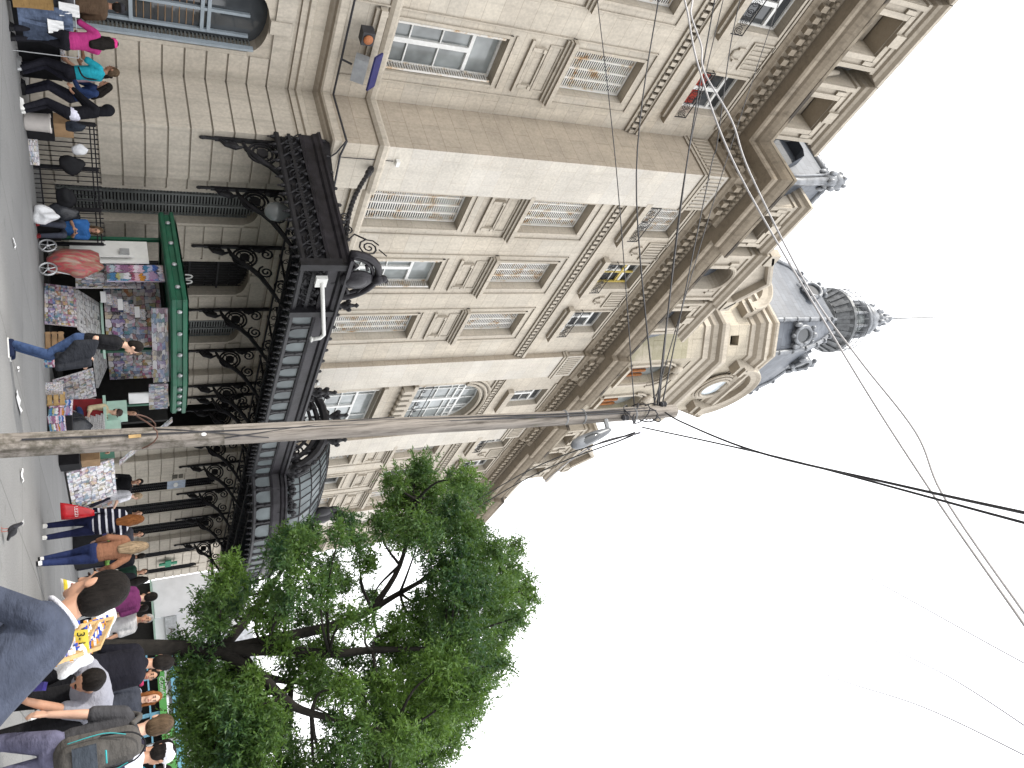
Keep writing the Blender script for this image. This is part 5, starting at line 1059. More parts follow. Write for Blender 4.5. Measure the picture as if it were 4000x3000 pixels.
# ================================================================ SWEETS TABLE
TA,TB,TC,TD=(4.86, 1.18, 0.77),(6.01, 1.53, 1.06),(6.63, 1.9, 1.14),(5.58, 1.57, 0.85)
SW=empty('sweets_table',(5.8,1.55,0),'sloping vendor table of wrapped sweets in wooden compartments in the right foreground','table')
o3=V((5.8,1.55,0)); a=V(TA)-o3; bq=V(TB)-o3; c=V(TC)-o3; d=V(TD)-o3
q=MB(); dn=V((0,0,-.07))
q.hexa([a+dn,bq+dn,c+dn,d+dn,a,bq,c,d]); q.build('tray',M['card'],SW)
q=MB(); up_=V((0,0,.02)); q.face([a+up_,bq+up_,c+up_,d+up_]); q.build('sweets',M['sweets'],SW)
for i in range(6):
    for j in range(5):
        u,v=(i+.5)/6,(j+.5)/5; p=(a.lerp(bq,u)).lerp(d.lerp(c,u),v)
q=MB(); rr=random.Random(4); cols=[plain('blue_wrapper',(.03,.07,.40),.3),plain('white_wrapper',(.75,.75,.8),.3),plain('orange_wrapper',(.55,.25,.03),.3)]
for kk,cm in enumerate(cols):
    q=MB()
    for i in range(70):
        u,v=rr.random(),rr.random(); 
        if (i+kk)%3==0 and kk==2 and u<.6: continue
        p=(a.lerp(bq,u)).lerp(d.lerp(c,u),v)+V((0,0,.035)); q.box(p,(.075,.035,.02),rr.uniform(0,3))
    q.build('wrapped_sweets',cm,SW,kind='stuff')
q=MB()
for s0,s1 in ((a,bq),(d,c),(a,d),(bq,c),(a.lerp(bq,.36),d.lerp(c,.36)),(a.lerp(bq,.68),d.lerp(c,.68))):
    dd=(s1-s0).normalized(); nn=dd.cross(V((0,0,1))).normalized()*.012; q.hexa([s0-nn,s1-nn,s1+nn,s0+nn,s0-nn+V((0,0,.07)),s1-nn+V((0,0,.07)),s1+nn+V((0,0,.07)),s0+nn+V((0,0,.07))])
q.build('divider',M['timber'],SW)
for x,y in ((5.1,1.35),(6.05,1.65),(6.4,1.95),(5.5,1.8)):
    q=MB(); q.box((x-o3.x,y-o3.y-.07,.26),(.05,.05,.52)); q.build('leg',M['card'],SW)
sgn=MB(); ps=(a.lerp(bq,.5)).lerp(d.lerp(c,.5),.45)+V((0,0,.08)); sf=V((-.87,-.49,0)); sr=V((.49,-.87,0)); su=V((-.25,-.14,.96))
sgn.face([ps-sr*.075-su*.045,ps+sr*.075-su*.045,ps+sr*.075+su*.045,ps-sr*.075+su*.045]); o=sgn.build('price_sign',plain('yellow_card',(.70,.58,.08),.6),SW)
ry=Matrix((sr,su,-sf)).transposed(); ry=Matrix((sr,su,sr.cross(su))).transposed(); t_=text('3-10','lettering',SW,ps+sr.cross(su)*.006,ry.to_euler(),.07,M['black'],.001)
bagobj('plastic_bag',(5.73,1.41,0.87),(.08,.09,.11),M['bagw'],'white plastic carrier bag hanging at the front edge of the sweets table','bag',.3,77,None,.2)
bagobj('plastic_sheet',(6.62,1.94,1.05),(.08,.16,.09),M['bagw'],'bunched white plastic sheet at the far end of the sweets table','plastic sheet',.4,78,None,.2)
# ================================================================ PEOPLE
def fuse(mb,name,mat,parent,vox=.012,sm=2,it=.5):
    me=bpy.data.meshes.new('tmp'); me.from_pydata(mb.v,[],mb.f); me.update()
    o=bpy.data.objects.new('tmp',me); COL.objects.link(o)
    m=o.modifiers.new('r','REMESH'); m.mode='VOXEL'; m.voxel_size=vox; m.use_smooth_shade=True
    if sm: s=o.modifiers.new('s','SMOOTH'); s.iterations=sm; s.factor=it
    dg=bpy.context.evaluated_depsgraph_get(); me2=bpy.data.meshes.new_from_object(o.evaluated_get(dg)); me2.name=name
    bpy.data.objects.remove(o); bpy.data.meshes.remove(me)
    me2.materials.clear(); me2.materials.append(mat); return link(name,me2,parent)
def cap(mb,p0,p1,r0,r1,ax=None,st=1.,n=12):
    p0,p1=V(p0),V(p1); d=p1-p0; t=d.normalized() if d.length>1e-6 else V((0,0,1))
    a=V(ax) if ax is not None else (V((1,0,0)) if abs(t.x)<.8 else V((0,1,0))); a=(a-t*a.dot(t)).normalized(); b=t.cross(a); rows=[]
    def ring(c,r): rows.append([c+a*(r*st*math.cos(k*2*PI/n))+b*(r*math.sin(k*2*PI/n)) for k in range(n)])
    for k in range(1,5): q=-PI/2+PI/2*k/4; ring(p0+t*(r0*math.sin(q)),max(.002,r0*math.cos(q)))
    for k in range(0,4): q=PI/2*k/4; ring(p1+t*(r1*math.sin(q)),max(.002,r1*math.cos(q)))
    mb.grid(rows,True,True)
def ik(a,b,l1,l2,hint):
    a,b,hint=V(a),V(b),V(hint); d=b-a; L_=min(d.length,(l1+l2)*.998); t=d.normalized(); b=a+t*L_
    c=(l1*l1-l2*l2+L_*L_)/(2*L_); hh=math.sqrt(max(0,l1*l1-c*c)); h=hint-t*hint.dot(t); h=h.normalized() if h.length>1e-5 else V((0,1,0)); return a+t*c+h*hh,b
def hand(mb,w,fd,pn,side,k,curl=.5):
    """palm and five bent fingers; fd finger direction, pn palm normal, side +1 thumb towards cross(fd,pn)"""
    fd=V(fd).normalized(); pn=V(pn); pn=(pn-fd*pn.dot(fd)).normalized(); sd=fd.cross(pn)*side
    for s in (-1,-.33,.33,1): cap(mb,w+sd*(.012*s)*k,w+fd*.085*k+sd*(.030*s)*k,.017*k,.014*k)
    for s,l in ((1,.070),(.35,.078),(-.33,.073),(-1,.055)):
        b=w+fd*.085*k+sd*.030*s*k; d1=(fd+pn*curl*.5).normalized(); m=b+d1*l*.5*k; d2=(fd+pn*curl*1.5).normalized(); e=m+d2*l*.5*k
        cap(mb,b,m,.0095*k,.009*k,n=8); cap(mb,m,e,.009*k,.0075*k,n=8)
    b=w+fd*.025*k+sd*.028*k; m=b+(fd*.7+sd*.8+pn*.2).normalized()*.042*k; e=m+(fd*.95+pn*.5+sd*.1).normalized()*.032*k
    cap(mb,b,m,.013*k,.011*k,n=8); cap(mb,m,e,.011*k,.008*k,n=8)
def person(label,x,y,h,face,top,bottom,shoe=None,skin='skin',hair=('short','hairk'),lean=0,side=0,head=(0,0),feet=((-.09,.0,0),(.09,0,0)),hands=((-.26,.04,.78),(.26,.04,.78)),sleeve='short',vox=.012,hipz=None,knee=(0,1,.1),elbow=(0,-1,-.2),fat=1.,skirt=None,coat=0.,z0=0.,curl=.6,legs='trousers',twist=0.,eyes=True,group=None):
    k=h/1.70; o=empty('person',(x,y,z0),label,'person',math.radians(face-90),group); X=V((1,0,0))
    s_=lambda p: V(p)*k
    hz=(hipz if hipz else .90)*k; la=math.radians(lean); sa=math.radians(side)
    sp=V((math.sin(sa),math.sin(la)*math.cos(sa),math.cos(la)*math.cos(sa))); tw=math.radians(twist); rx=V((math.cos(tw),math.sin(tw),0)); rx=(rx-sp*rx.dot(sp)).normalized(); fw=sp.cross(rx)*1.; fw=-rx.cross(sp)*-1
    fw=sp.cross(rx); 
    if fw.y<0: fw=-fw
    P0=V((0,-.12*math.sin(la)*k,hz)); Sh=P0+sp*.50*k; NK=P0+sp*.56*k
    hp,hy=math.radians(head[0]+lean*.35),math.radians(head[1]); hu=V((0,math.sin(hp),math.cos(hp)))+sp*.25; hu.normalize()
    hf=V((math.sin(hy),math.cos(hy)*math.cos(hp),-math.sin(hp))); hf=(hf-hu*hf.dot(hu)).normalized(); hr=hf.cross(hu)
    HC=NK+hu*.165*k+hf*.025*k
    sl=[]; 
    # skeleton
    arms=[]
    for s,hd in ((-1,hands[0]),(1,hands[1])):
        sh=Sh+rx*(.175*s*k)-sp*.03*k; el,wr=ik(sh,s_(hd),.285*k,.255*k,V(elbow)+V((s*.35,0,0))); arms.append((sh,el,wr,s))
    lg=[]
    for s,ft in ((-1,feet[0]),(1,feet[1])):
        hj=P0+X*(.09*s*k)-V((0,0,.04*k)); an=s_(ft)+V((0,0,.085*k)); kn,an=ik(hj,an,.43*k,.43*k,V(knee)); lg.append((hj,kn,an,s))
    body=MB(); R3=Matrix((hr,hf,hu)).transposed()
    # trunk, neck, head, limbs all in one skin
    cap(body,P0,P0+sp*.18*k,.105*k*fat,.10*k*fat,rx,1.35); cap(body,P0+sp*.2*k,Sh-sp*.06*k,.10*k*fat,.108*k*fat,rx,1.45); cap(body,Sh-rx*.12*k,Sh+rx*.12*k,.062*k,.062*k)
    cap(body,NK-sp*.06*k,HC-hu*.03*k,.056*k,.05*k)
    body.ell(HC+hu*.02*k-hf*.008*k,(.074*k,.094*k,.10*k),16,12,R3); body.ell(HC-hu*.055*k+hf*.028*k,(.054*k,.062*k,.066*k),14,10,R3); body.ell(HC-hu*.098*k+hf*.068*k,(.026*k,.022*k,.02*k),10,8,R3)
    cap(body,HC+hu*.012*k+hf*.088*k,HC-hu*.028*k+hf*.108*k,.010*k,.015*k,n=8); body.ell(HC+hu*.028*k+hf*.075*k,(.05*k,.016*k,.012*k),10,6,R3)
    body.ell(HC-hu*.066*k+hf*.088*k,(.026*k,.010*k,.012*k),10,6,R3)
    for s in (-1,1): body.ell(HC+hr*(.076*s*k)-hu*.01*k-hf*.008*k,(.012*k,.022*k,.034*k),8,6,R3)
    for sh,el,wr,s in arms:
        cap(body,sh,el,.050*k,.040*k); cap(body,el,wr,.041*k,.027*k); fd=(wr-el).normalized()
        hand(body,wr+fd*.01*k,fd,V((-s,0.25,-.1)),1 if s>0 else -1,k,curl)
    for hj,kn,an,s in lg:
        cap(body,hj,kn,.082*k,.056*k); cap(body,kn,an,.056*k,.036*k); cap(body,an-V((0,.03*k,.05*k)),an+V((0,.13*k,-.055*k)),.036*k,.03*k)
    bo=fuse(body,'body',M[skin],o,vox,2,.4)
    # clothing
    def shirt(mb,off,long,down):
        cap(mb,P0+sp*(.10-down)*k,P0+sp*.2*k,.118*k*fat+off,.112*k*fat+off,rx,1.36); cap(mb,P0+sp*.2*k,Sh-sp*.05*k,.112*k*fat+off,.116*k*fat+off,rx,1.44); cap(mb,Sh-rx*.13*k-sp*.01*k,Sh+rx*.13*k-sp*.01*k,.066*k+off,.066*k+off); cap(mb,Sh-sp*.02*k,NK-sp*.025*k,.075*k+off,.058*k+off)
        for sh,el,wr,s in arms:
            if long=='none': continue
            e=el if long!='short' else sh.lerp(el,.72); cap(mb,sh,e,.062*k+off,(.052 if long!='short' else .062)*k+off)
            if long=='long': cap(mb,el,el.lerp(wr,.93),.052*k+off,.038*k+off)
            if long=='half': cap(mb,el,el.lerp(wr,.3),.052*k+off,.05*k+off)
    tm_=MB(); shirt(tm_,.006*k,sleeve,coat); fuse(tm_,'jacket' if sleeve=='long' else 'shirt',top,o,vox,3,.4)
    if skirt:
        q=MB(); cap(q,P0+sp*.05*k,V((0,P0.y*.6,skirt*k)),.125*k*fat,.16*k*fat,X,1.25); fuse(q,'skirt',bottom,o,vox,2)
    elif legs=='trousers':
        q=MB(); cap(q,P0-sp*.03*k,P0+sp*.10*k,.112*k*fat,.112*k*fat,rx,1.36)
        for hj,kn,an,s in lg: cap(q,hj,kn,.098*k*fat**.5,.070*k); cap(q,kn,an+V((0,0,.0)),.070*k,.054*k)
        fuse(q,'trousers',bottom,o,vox,2,.4)
    if shoe:
        for hj,kn,an,s in lg:
            q=MB(); cap(q,an+V((0,-.035*k,-.045*k)),an+V((0,.14*k,-.052*k)),.045*k,.038*k); q.box(an+V((0,.055*k,-.078*k)),(.085*k,.27*k,.022*k)); fuse(q,'shoe',shoe,o,max(.008,vox*.8),2,.5)
    hm=MB(); st,hmn=hair
    if st!='none':
        hm.ell(HC+hu*.032*k-hf*.020*k,(.084*k,.096*k,.100*k),16,12,R3); hm.ell(HC-hu*.02*k-hf*.045*k,(.078*k,.065*k,.085*k),14,10,R3)
        if st in('long','wavy'):
            cap(hm,HC-hf*.05*k,NK-hf*.085*k-sp*.02*k,.082*k,.088*k,hr,1.2); cap(hm,NK-hf*.08*k,Sh-hf*.115*k-sp*.12*k,.085*k,.055*k,hr,1.45)
            for s in (-1,1): cap(hm,HC+hr*.07*s*k-hu*.02*k,Sh+hr*.095*s*k-hf*.02*k-sp*.02*k,.036*k,.036*k)
        if st=='bob':
            for s in (-1,1): cap(hm,HC+hr*.075*s*k+hu*.0*k,NK+hr*.075*s*k-hu*.02*k,.034*k,.03*k)
            cap(hm,HC-hf*.06*k,NK-hf*.07*k,.075*k,.07*k,hr,1.2)
        if st=='bun': hm.ell(HC+hu*.10*k-hf*.09*k,(.045*k,.045*k,.045*k),10,8)
        if st=='tail': cap(hm,HC-hf*.09*k+hu*.02*k,Sh-hf*.13*k-sp*.15*k,.045*k,.025*k)
        if st=='hood': pass
        cut=MB(); fuse(hm,'hair',M[hmn],o,max(.009,vox*.8),2,.4)
    if eyes:
        for s in (-1,1):
            q=MB(); q.ell(HC+hr*.031*s*k+hu*.008*k+hf*.089*k,(.013*k,.007*k,.006*k),8,6,R3); q.build('eye',M['eye'],o,True)
            q=MB(); q.ell(HC+hr*.031*s*k+hu*.034*k+hf*.092*k,(.021*k,.008*k,.005*k),8,6,R3); q.build('eyebrow',M['hairk'],o,True)
        q=MB(); q.ell(HC-hu*.066*k+hf*.096*k,(.023*k,.007*k,.008*k),8,6,R3); q.build('mouth',M['lip'],o,True)
    return dict(o=o,HC=HC,hf=hf,hu=hu,hr=hr,R=R3,k=k,Sh=Sh,NK=NK,P0=P0,sp=sp,rx=rx,fw=fw,arms=arms,legs=lg)
def wcap(p,mat,brim=True,back=False,name='cap'):
    q=MB(); k=p['k']; c=p['HC']+p['hu']*.045*k-p['hf']*.01*k; q.ell(c,(.090*k,.106*k,.085*k),16,10,p['R'])
    if brim: d=p['hf']*(-1 if back else 1); q.ell(c+d*.12*k-p['hu']*.015*k,(.075*k,.075*k,.012*k),14,6,p['R'])
    return fuse(q,name,mat,p['o'],.009,2,.4)
def strap(p,pts,r,mat,name='bag_strap'): q=MB(); q.tube(smoothpath(pts,5),r,6); return q.build(name,mat,p['o'],True)
def held(name,loc,size,mat,label,cat,rz=0,seed=0,amp=.15): return bagobj(name,loc,size,mat,label,cat,rz,seed,None,amp)
C=cloth
# --- group at the left end
P=person('person in a brown jacket and dark cap stooping at the photo edge',9.95,14.35,1.86,60,C('brown_jacket',(.085,.055,.035)),C('grey_trousers',(.12,.12,.13)),M['black'],'skind',('short','hairk'),12,sleeve='long',hands=((-.15,.35,1.0),(.2,.4,1.0)))
wcap(P,C('dark_cap',(.03,.03,.035)))
P=person('person in a long grey hoodie and blue jeans at the very edge of the photo',9.25,14.05,1.72,40,C('grey_hoodie',(.30,.31,.34)),C('blue_jeans_a',(.03,.05,.11)),M['pvc'],'skin',('short','hairk'),14,sleeve='long',coat=.25,hands=((-.15,.4,.9),(.2,.4,.95)))
P=person('woman in a magenta shirt and pink cap with long dark hair, back turned',10.42,13.85,1.70,75,C('magenta_shirt',(.36,.035,.16)),C('black_trousers_a',(.012,.012,.016)),M['black'],'skind',('long','hairk'),14,sleeve='half',hands=((-.22,.42,1.12),(.1,.45,1.05)),coat=.05)
P['o']['label']='person in a magenta shirt and pink cap with long dark hair, back turned'
wcap(P,C('pink_cap',(.60,.05,.22)),False)
P=person('person in a turquoise t-shirt with a black shoulder strap and white trainers',11.36,14.15,1.70,105,C('turquoise_shirt',(.02,.30,.38)),C('black_jeans',(.014,.014,.02)),M['steel'],'skind',('short','hairbr'),9,feet=((-.07,-.08,0),(.08,.10,0)),hands=((-.20,.42,1.10),(.22,.36,1.05)),head=(8,-12))
k=P['k']; strap(P,[P['Sh']+V((.12,-.02,.07)),P['Sh']+V((.06,-.13,-.1)),P['P0']+V((-.12,-.15,.2)),P['P0']+V((-.24,-.02,.12))],.016*k,M['black'])
P=person('small person with dark hair bun and pale pink top beside the denim jacket',11.75,14.5,1.56,150,C('pale_pink_top',(.55,.38,.45)),C('dark_skirt',(.02,.02,.03)),M['black'],'skin',('bun','hairk'),8,hands=((-.1,.3,.9),(.15,.3,.9)),head=(20,0))
P=person('person in a blue denim jacket leaning over the stall with black hair over the face',12.02,14.28,1.62,165,C('denim_jacket',(.025,.045,.12)),C('dark_trousers_b',(.02,.02,.03)),M['black'],'skin',('long','hairk'),24,sleeve='long',hands=((-.1,.42,.95),(.18,.44,.95)),head=(14,20))
P=person('person in a black hooded top and black trousers with a dark shoulder bag and sandals',11.85,13.55,1.58,115,C('black_hoodie',(.010,.010,.013)),C('black_trousers',(.013,.013,.018)),M['pvc'],'skin',('none',''),14,sleeve='long',hands=((-.18,.48,.95),(.16,.5,.98)),coat=.04,fat=1.08)
q=MB(); q.ell(P['HC']-P['hf']*.01,(.105,.118,.125),16,12,P['R']); cap(q,P['HC']-P['hf']*.04,P['NK']-P['hf']*.02,.10,.10); fuse(q,'hood',C('black_hood',(.010,.010,.013)),P['o'],.011,2)
b_=held('shoulder_bag',(11.85,13.55,.78),(.13,.09,.19),C('charcoal_bag',(.025,.03,.04)),'charcoal shoulder bag hanging on the right side of the black-clothed person','bag',.6,41); b_.location=(12.05,13.38,.72)
q=MB(); cap(q,P['P0']+V((0,0,.02)),P['P0']+V((0,0,.06)),.128,.128,V((1,0,0)),1.36); fuse(q,'white_shirt_hem',C('white_hem',(.65,.65,.75)),P['o'],.014,1)
# clothes hanging on the stall
CS=empty('clothes_stall',(10.2,13.7,0),'metal rail hung with jeans, plaid shirt and tan trousers in front of the shoppers','stall')
q=MB(); q.tube([(-1.3,.75,1.05),(.55,.11,1.05)],.010,6)
for t in (0,.64): p=V((-1.3,.75,0)).lerp(V((1.6,-.25,0)),t); q.tube([p,p+V((0,0,1.05))],.010,6)
q.build('rail',M['steel'],CS)
def garment(t,w,z0,z1,mat,name,label=None,dz=.0):
    p=V((-1.3,.75,0)).lerp(V((1.6,-.25,0)),t); d=V((2.9,-1.0,0)).normalized(); nn=V((d.y,-d.x,0)); rows=[]
    for j in range(8):
        z=z1+(z0-z1)*j/7; rows.append([p+d*(w*(i/9-.5)*(1+.25*j/7))+nn*(.05+.035*math.sin(i*1.9+j*.7+t*9)*(1-.1*j)+dz)+V((0,0,z)) for i in range(10)])
    q=MB(); q.grid(rows); g_=q.build(name,mat,CS,True)
garment(.12,.5,.25,.85,C('tan_trousers',(.24,.15,.06)),'hanging_trousers'); garment(.30,.42,.1,.72,C('tan_jacket',(.27,.17,.07)),'hanging_jacket',dz=.05); garment(.20,.4,.55,1.05,C('plaid_shirt',(.35,.35,.42),.2,None,.9,((.10,.10,.22),14)),'hanging_shirt'); garment(.42,.35,.15,1.0,C('faded_jeans',(.10,.13,.20),.4),'hanging_jeans'); garment(.5,.3,.2,.95,C('dark_jeans',(.05,.065,.10),.4),'hanging_jeans'); garment(.05,.5,.45,1.12,C('navy_hoodie',(.05,.06,.11)),'hanging_hoodie'); garment(.46,.2,.6,.85,M['paper'],'hanging_card',dz=.06); garment(.36,.2,.8,1.12,M['paper'],'hanging_card')
q=MB(); q.box((.9,1.30,.35),(2.0,.5,.7)); q.build('goods_table',M['black'],CS)
q=MB(); rr_=random.Random(9)
for i in range(40): q.box((rr_.uniform(-.2,1.6),rr_.uniform(1.1,1.5),.72+rr_.uniform(0,.06)),(.2,.14,.05),rr_.uniform(0,3))
q.build('folded_goods',M['mags2'],CS)
# --- seated vendor by the fence
ST=boxt('stool',(14.62,12.95,0),(.34,.34,.42),M['black'],'low dark stool under the person in the blue shirt','stool')
P=person('person in a bright blue shirt sitting by the fence looking down at a phone',14.62,13.0,1.62,230,C('blue_shirt',(.03,.11,.30)),C('dark_jeans_b',(.05,.055,.075)),M['red'],'skin',('bob','hairbr'),14,hipz=.50,feet=((-.12,.42,0),(.14,.36,0)),hands=((-.08,.34,.72),(.08,.34,.72)),head=(22,0),knee=(0,1,1))
q=MB(); q.box(P['arms'][1][2]+V((-.07,.09,.03)),(.075,.14,.012)); q.build('phone',M['black'],P['o'])
# --- walking man with jacket over his arm
P=person('man in a black t-shirt and blue jeans walking past the kiosk with a dark jacket over his arm',10.55,7.2,1.68,-62,C('black_tshirt',(.012,.012,.014)),C('blue_jeans',(.045,.075,.16),.35),C('navy_shoe',(.012,.018,.045)),'skinl',('short','hairk'),7,hands=((-.20,.26,.98),(.20,.22,1.02)),feet=((-.06,.06,0),(.07,.02,0)),head=(14,-18),vox=.009,elbow=(.2,-1,-.2))
P['o']['label']='person in a black t-shirt and blue jeans walking past the kiosk, jacket over arm'
jm=C('slate_jacket',(.022,.024,.03)); q=MB(); 
w=P['arms'][1][2]; e=P['arms'][1][1]
for i in range(6):
    t=i/5; p=e.lerp(w,.25+.75*t); cap(q,p+V((.03,0,.02)),p+V((.05,.02+.06*t,-.22-.14*t)),.045,.06); 
for i in range(4): cap(q,w+V((.02*i-.03,.05*i,-.02)),w+V((.03*i-.04,.06*i,-.40)),.04,.055)
jo=fuse(q,'jacket',jm,None,.012,3,.5); jo.location=P['o'].location; jo.rotation_euler=P['o'].rotation_euler; jo['label']='dark jacket draped over the forearm of the walking man'; jo['category']='jacket'
q=MB()
for a_,b_ in (((-.05,.04,.085),(-.05,.04,.085)),): pass
for hj,kn,an,s in P['legs']: q.box(an+V((0,.055*P['k'],-.079*P['k'])),(.096,.285,.02))
q.build('shoe_sole',M['pvc'],P['o'])
# --- people in and around the kiosk
CH=empty('folding_chair',(17.35,9.85,0),'grey folding metal chair under the man in the cream shirt','chair',math.radians(250-90))
q=MB()
for s in (-1,1): q.tube([(s*.2,.2,0),(s*.2,-.2,.46),(s*.2,-.24,.85)],.013,5); q.tube([(s*.2,-.2,0),(s*.2,.2,.46)],.013,5)
q.tube([(-.2,-.24,.85),(.2,-.24,.85)],.013,5); q.build('frame',M['steel'],CH); q=MB(); q.box((0,0,.46),(.40,.40,.025)); q.build('seat',M['black'],CH)
P=person('person in a cream shirt and dark cap sitting on a folding chair by the kiosk',17.35,9.85,1.72,250,C('cream_shirt',(.50,.43,.28)),C('jeans_c',(.03,.05,.13)),M['black'],'skinl',('short','hairk'),6,hipz=.52,feet=((-.12,.44,0),(.13,.40,0)),hands=((-.12,.30,.70),(.12,.32,.66)),sleeve='half',knee=(0,1,1),head=(8,15))
P['o'].location.z=.02; wcap(P,C('dark_cap_b',(.05,.035,.03)))
strap(P,[P['Sh']+V((-.1,.10,.03)),P['Sh']+V((0,.16,-.15)),P['P0']+V((.15,.14,.15))],.014,M['black'])
P=person('person with black hair and white top selling inside the kiosk behind the mint case',18.5,10.45,1.72,230,C('white_blue_top',(.55,.60,.70)),C('dark_c',(.02,.02,.03)),M['black'],'skin',('long','hairk'),10,hands=((-.15,.4,1.0),(.2,.4,1.0)),head=(6,0))
P=person('grey haired person looking over the mint display case next to the pole',18.9,9.95,1.74,240,C('grey_top',(.12,.12,.13)),C('dark_d',(.02,.02,.03)),M['black'],'skin',('short','hairg'),10,hands=((-.15,.4,1.0),(.2,.4,1.0)))
P=person('person in a black jacket standing right of the pole near the pale blue door sign',22.4,10.25,1.80,200,C('black_jacket',(.012,.012,.014)),C('black_e',(.012,.012,.014)),M['black'],'skin',('short','hairk'),14,hands=((-.05,.32,1.0),(.18,.30,1.0)),sleeve='long',head=(18,0))
P=person('person in a white t-shirt with fair hair and purple bag behind the magazine stand',22.0,9.75,1.72,-40,C('white_tshirt',(.62,.62,.66)),C('black_f',(.02,.02,.03)),M['black'],'skinl',('short','hairbl'),8,hands=((-.22,.25,.95),(.25,.30,1.0)),head=(10,-10))
held('patterned_bag',(22.3,9.35,.80),(.14,.10,.16),prints('purple_print',5,5,1.0,.6,.1),'purple patterned bag held by the white t-shirted person','bag',.3,51)
# --- two women walking away
SW_=C('striped_jumper',(.010,.010,.022),.1,((.66,.66,.72),9.,.30,2)); dj=C('dark_blue_jeans',(.016,.02,.06))
P=person('person in a navy jumper with white stripes walking away with a red carrier bag',14.72,5.98,1.58,22,SW_,dj,M['pvc'],'skinl',('wavy','hairb'),3,feet=((-.10,.10,0),(.12,-.10,0)),hands=((-.30,-.02,.86),(.24,.16,1.12)),sleeve='long',fat=1.22,coat=.10,vox=.010,eyes=False,elbow=(.5,-1,-.2))
rb=MB(); 
RBM=plain('glossy_red_plastic',(.50,.012,.02),.25,0,.2,8)
rbp=V((14.47,6.22,.30)); r_d=V((.493,-.87,0)); 
rows=[]
for j in range(7):
    t=j/6; w_=.155-.105*t**1.6; th=.05*(1-t)+.01
    rows.append([rbp+r_d*(w_*math.cos(a)+.10*t)+V((.87,.49,0))*(th*math.sin(a))+V((0,0,.52*t)) for a in [2*PI*i/14 for i in range(14)]])
rb.grid(rows,True,True); o=rb.build('carrier_bag',RBM,None,True); o['label']='red plastic carrier bag with white lettering held by the striped jumper woman'; o['category']='bag'
o['label']='glossy red carrier bag hanging from the left hand of the person in stripes'
tt=text('LEZZI','lettering',o,rbp+V((-.05,-.03,.26))+r_d*.02,(0,0,0),.075,M['paper'],.001); Rm=Matrix((r_d,V((0,0,1)),r_d.cross(V((0,0,1))))).transposed(); tt.rotation_euler=Rm.to_euler(); tt.location=rbp+V((-.055,-.031,.24))+r_d*.03
hb=held('handbag',(14.98,5.68,.80),(.10,.07,.13),plain('tan_leather',(.22,.11,.08),.5),'brown leather handbag hanging at the right hip of the person in stripes','bag',.2,52,.08)
P=person('person in a rust brown jacket with long ash hair walking away in blue jeans',13.85,5.12,1.60,18,C('rust_jacket',(.26,.125,.075)),C('blue_jeans_w',(.02,.03,.09)),M['black'],'skinl',('long','hairbl'),4,feet=((-.03,.16,0),(.05,-.18,0)),hands=((-.22,.12,.92),(.30,.12,.98)),sleeve='long',coat=.05,vox=.010,eyes=False)
q=MB()
for hj,kn,an,s in P['legs']: q.box(an+V((0,-.09,-.02)),(.07,.03,.05))
q.build('heel_patch',M['paper'],P['o'])
hm=C('white_yellow_bag',(.72,.70,.68),.08,((.75,.58,.06),5.2,.28,2)); wbp=V((13.92,4.62,.32)); rows=[]
for j in range(6):
    t=j/5; rows.append([wbp+r_d*((.17-.10*t)*math.cos(a)+.16*t)+V((.87,.49,0))*((.035)*math.sin(a))+V((0,0,.50*t)) for a in [2*PI*i/12 for i in range(12)]])
q=MB(); q.grid(rows,True,True); o=q.build('shopping_bag',hm,None,True); o['label']='white and yellow shopping bag carried by the person in the rust jacket'; o['category']='bag'
held('handbag',(13.97,4.83,.86),(.09,.06,.12),plain('brown_leather',(.13,.06,.04),.5),'dark brown handbag at the right side of the person in the rust jacket','bag',.2,53)
P=person('person in a purple t-shirt with dark hair walking away behind the foreground man',14.9,4.52,1.70,30,C('purple_tshirt',(.16,.035,.12)),C('grey_trousers_p',(.06,.065,.08)),M['bagw'],'skinl',('short','hairk'),3,feet=((-.09,-.05,0),(.1,.1,0)),hands=((-.27,.1,.8),(.27,.08,.8)),eyes=False)
# --- far passers-by
fl_=(('person in a dark coat far off under the canopy left of the striped jumper',22.6,9.35,1.72,200,(.015,.015,.018),('short','hairk')),('person in a dark grey shirt standing at the vegetable stall right of the striped jumper',23.2,8.95,1.72,200,(.06,.06,.075),('short','hairk')),('person in black with dark skin walking behind the green vegetables',23.4,8.35,1.70,30,(.012,.012,.015),('short','hairk')),('person in a green and black top under the pharmacy cross',23.8,8.0,1.75,190,(.02,.05,.035),('short','hairk')),('person in dark clothes with black hair walking just above the purple shirt',23.0,7.5,1.72,30,(.02,.02,.025),('long','hairk')),('person in a white t-shirt walking left of the tree trunk towards the viewer',15.41,4.30,1.62,-150,(.60,.60,.62),('short','hairg')),('person in a red jersey nearest the purple shirt, far behind',16.26,4.95,1.62,200,(.33,.015,.03),('short','hairk')),('person in a red top further off between the jersey and the white t-shirt',18.72,5.45,1.60,30,(.36,.03,.04),('short','hairk')),('person in a light shirt far off left of the tree trunk',27.0,5.2,1.65,200,(.5,.55,.65),('short','hairbr')))
for i,(lab,x,y,h,f,c,hr) in enumerate(fl_): person(lab,x,y,h,f,C('far_top_%s'%('abcdefghijk'[i]),c),C('far_trousers_%s'%('abcdefghijk'[i]),(.02,.022,.035)),M['black'],'skind' if i==2 else 'skin',hr,4,sleeve='long' if i<4 else 'short',vox=.018,feet=((-.08,.1,0),(.08,-.1,0)),hands=((-.25,.12,.8),(.25,.1,.82)))
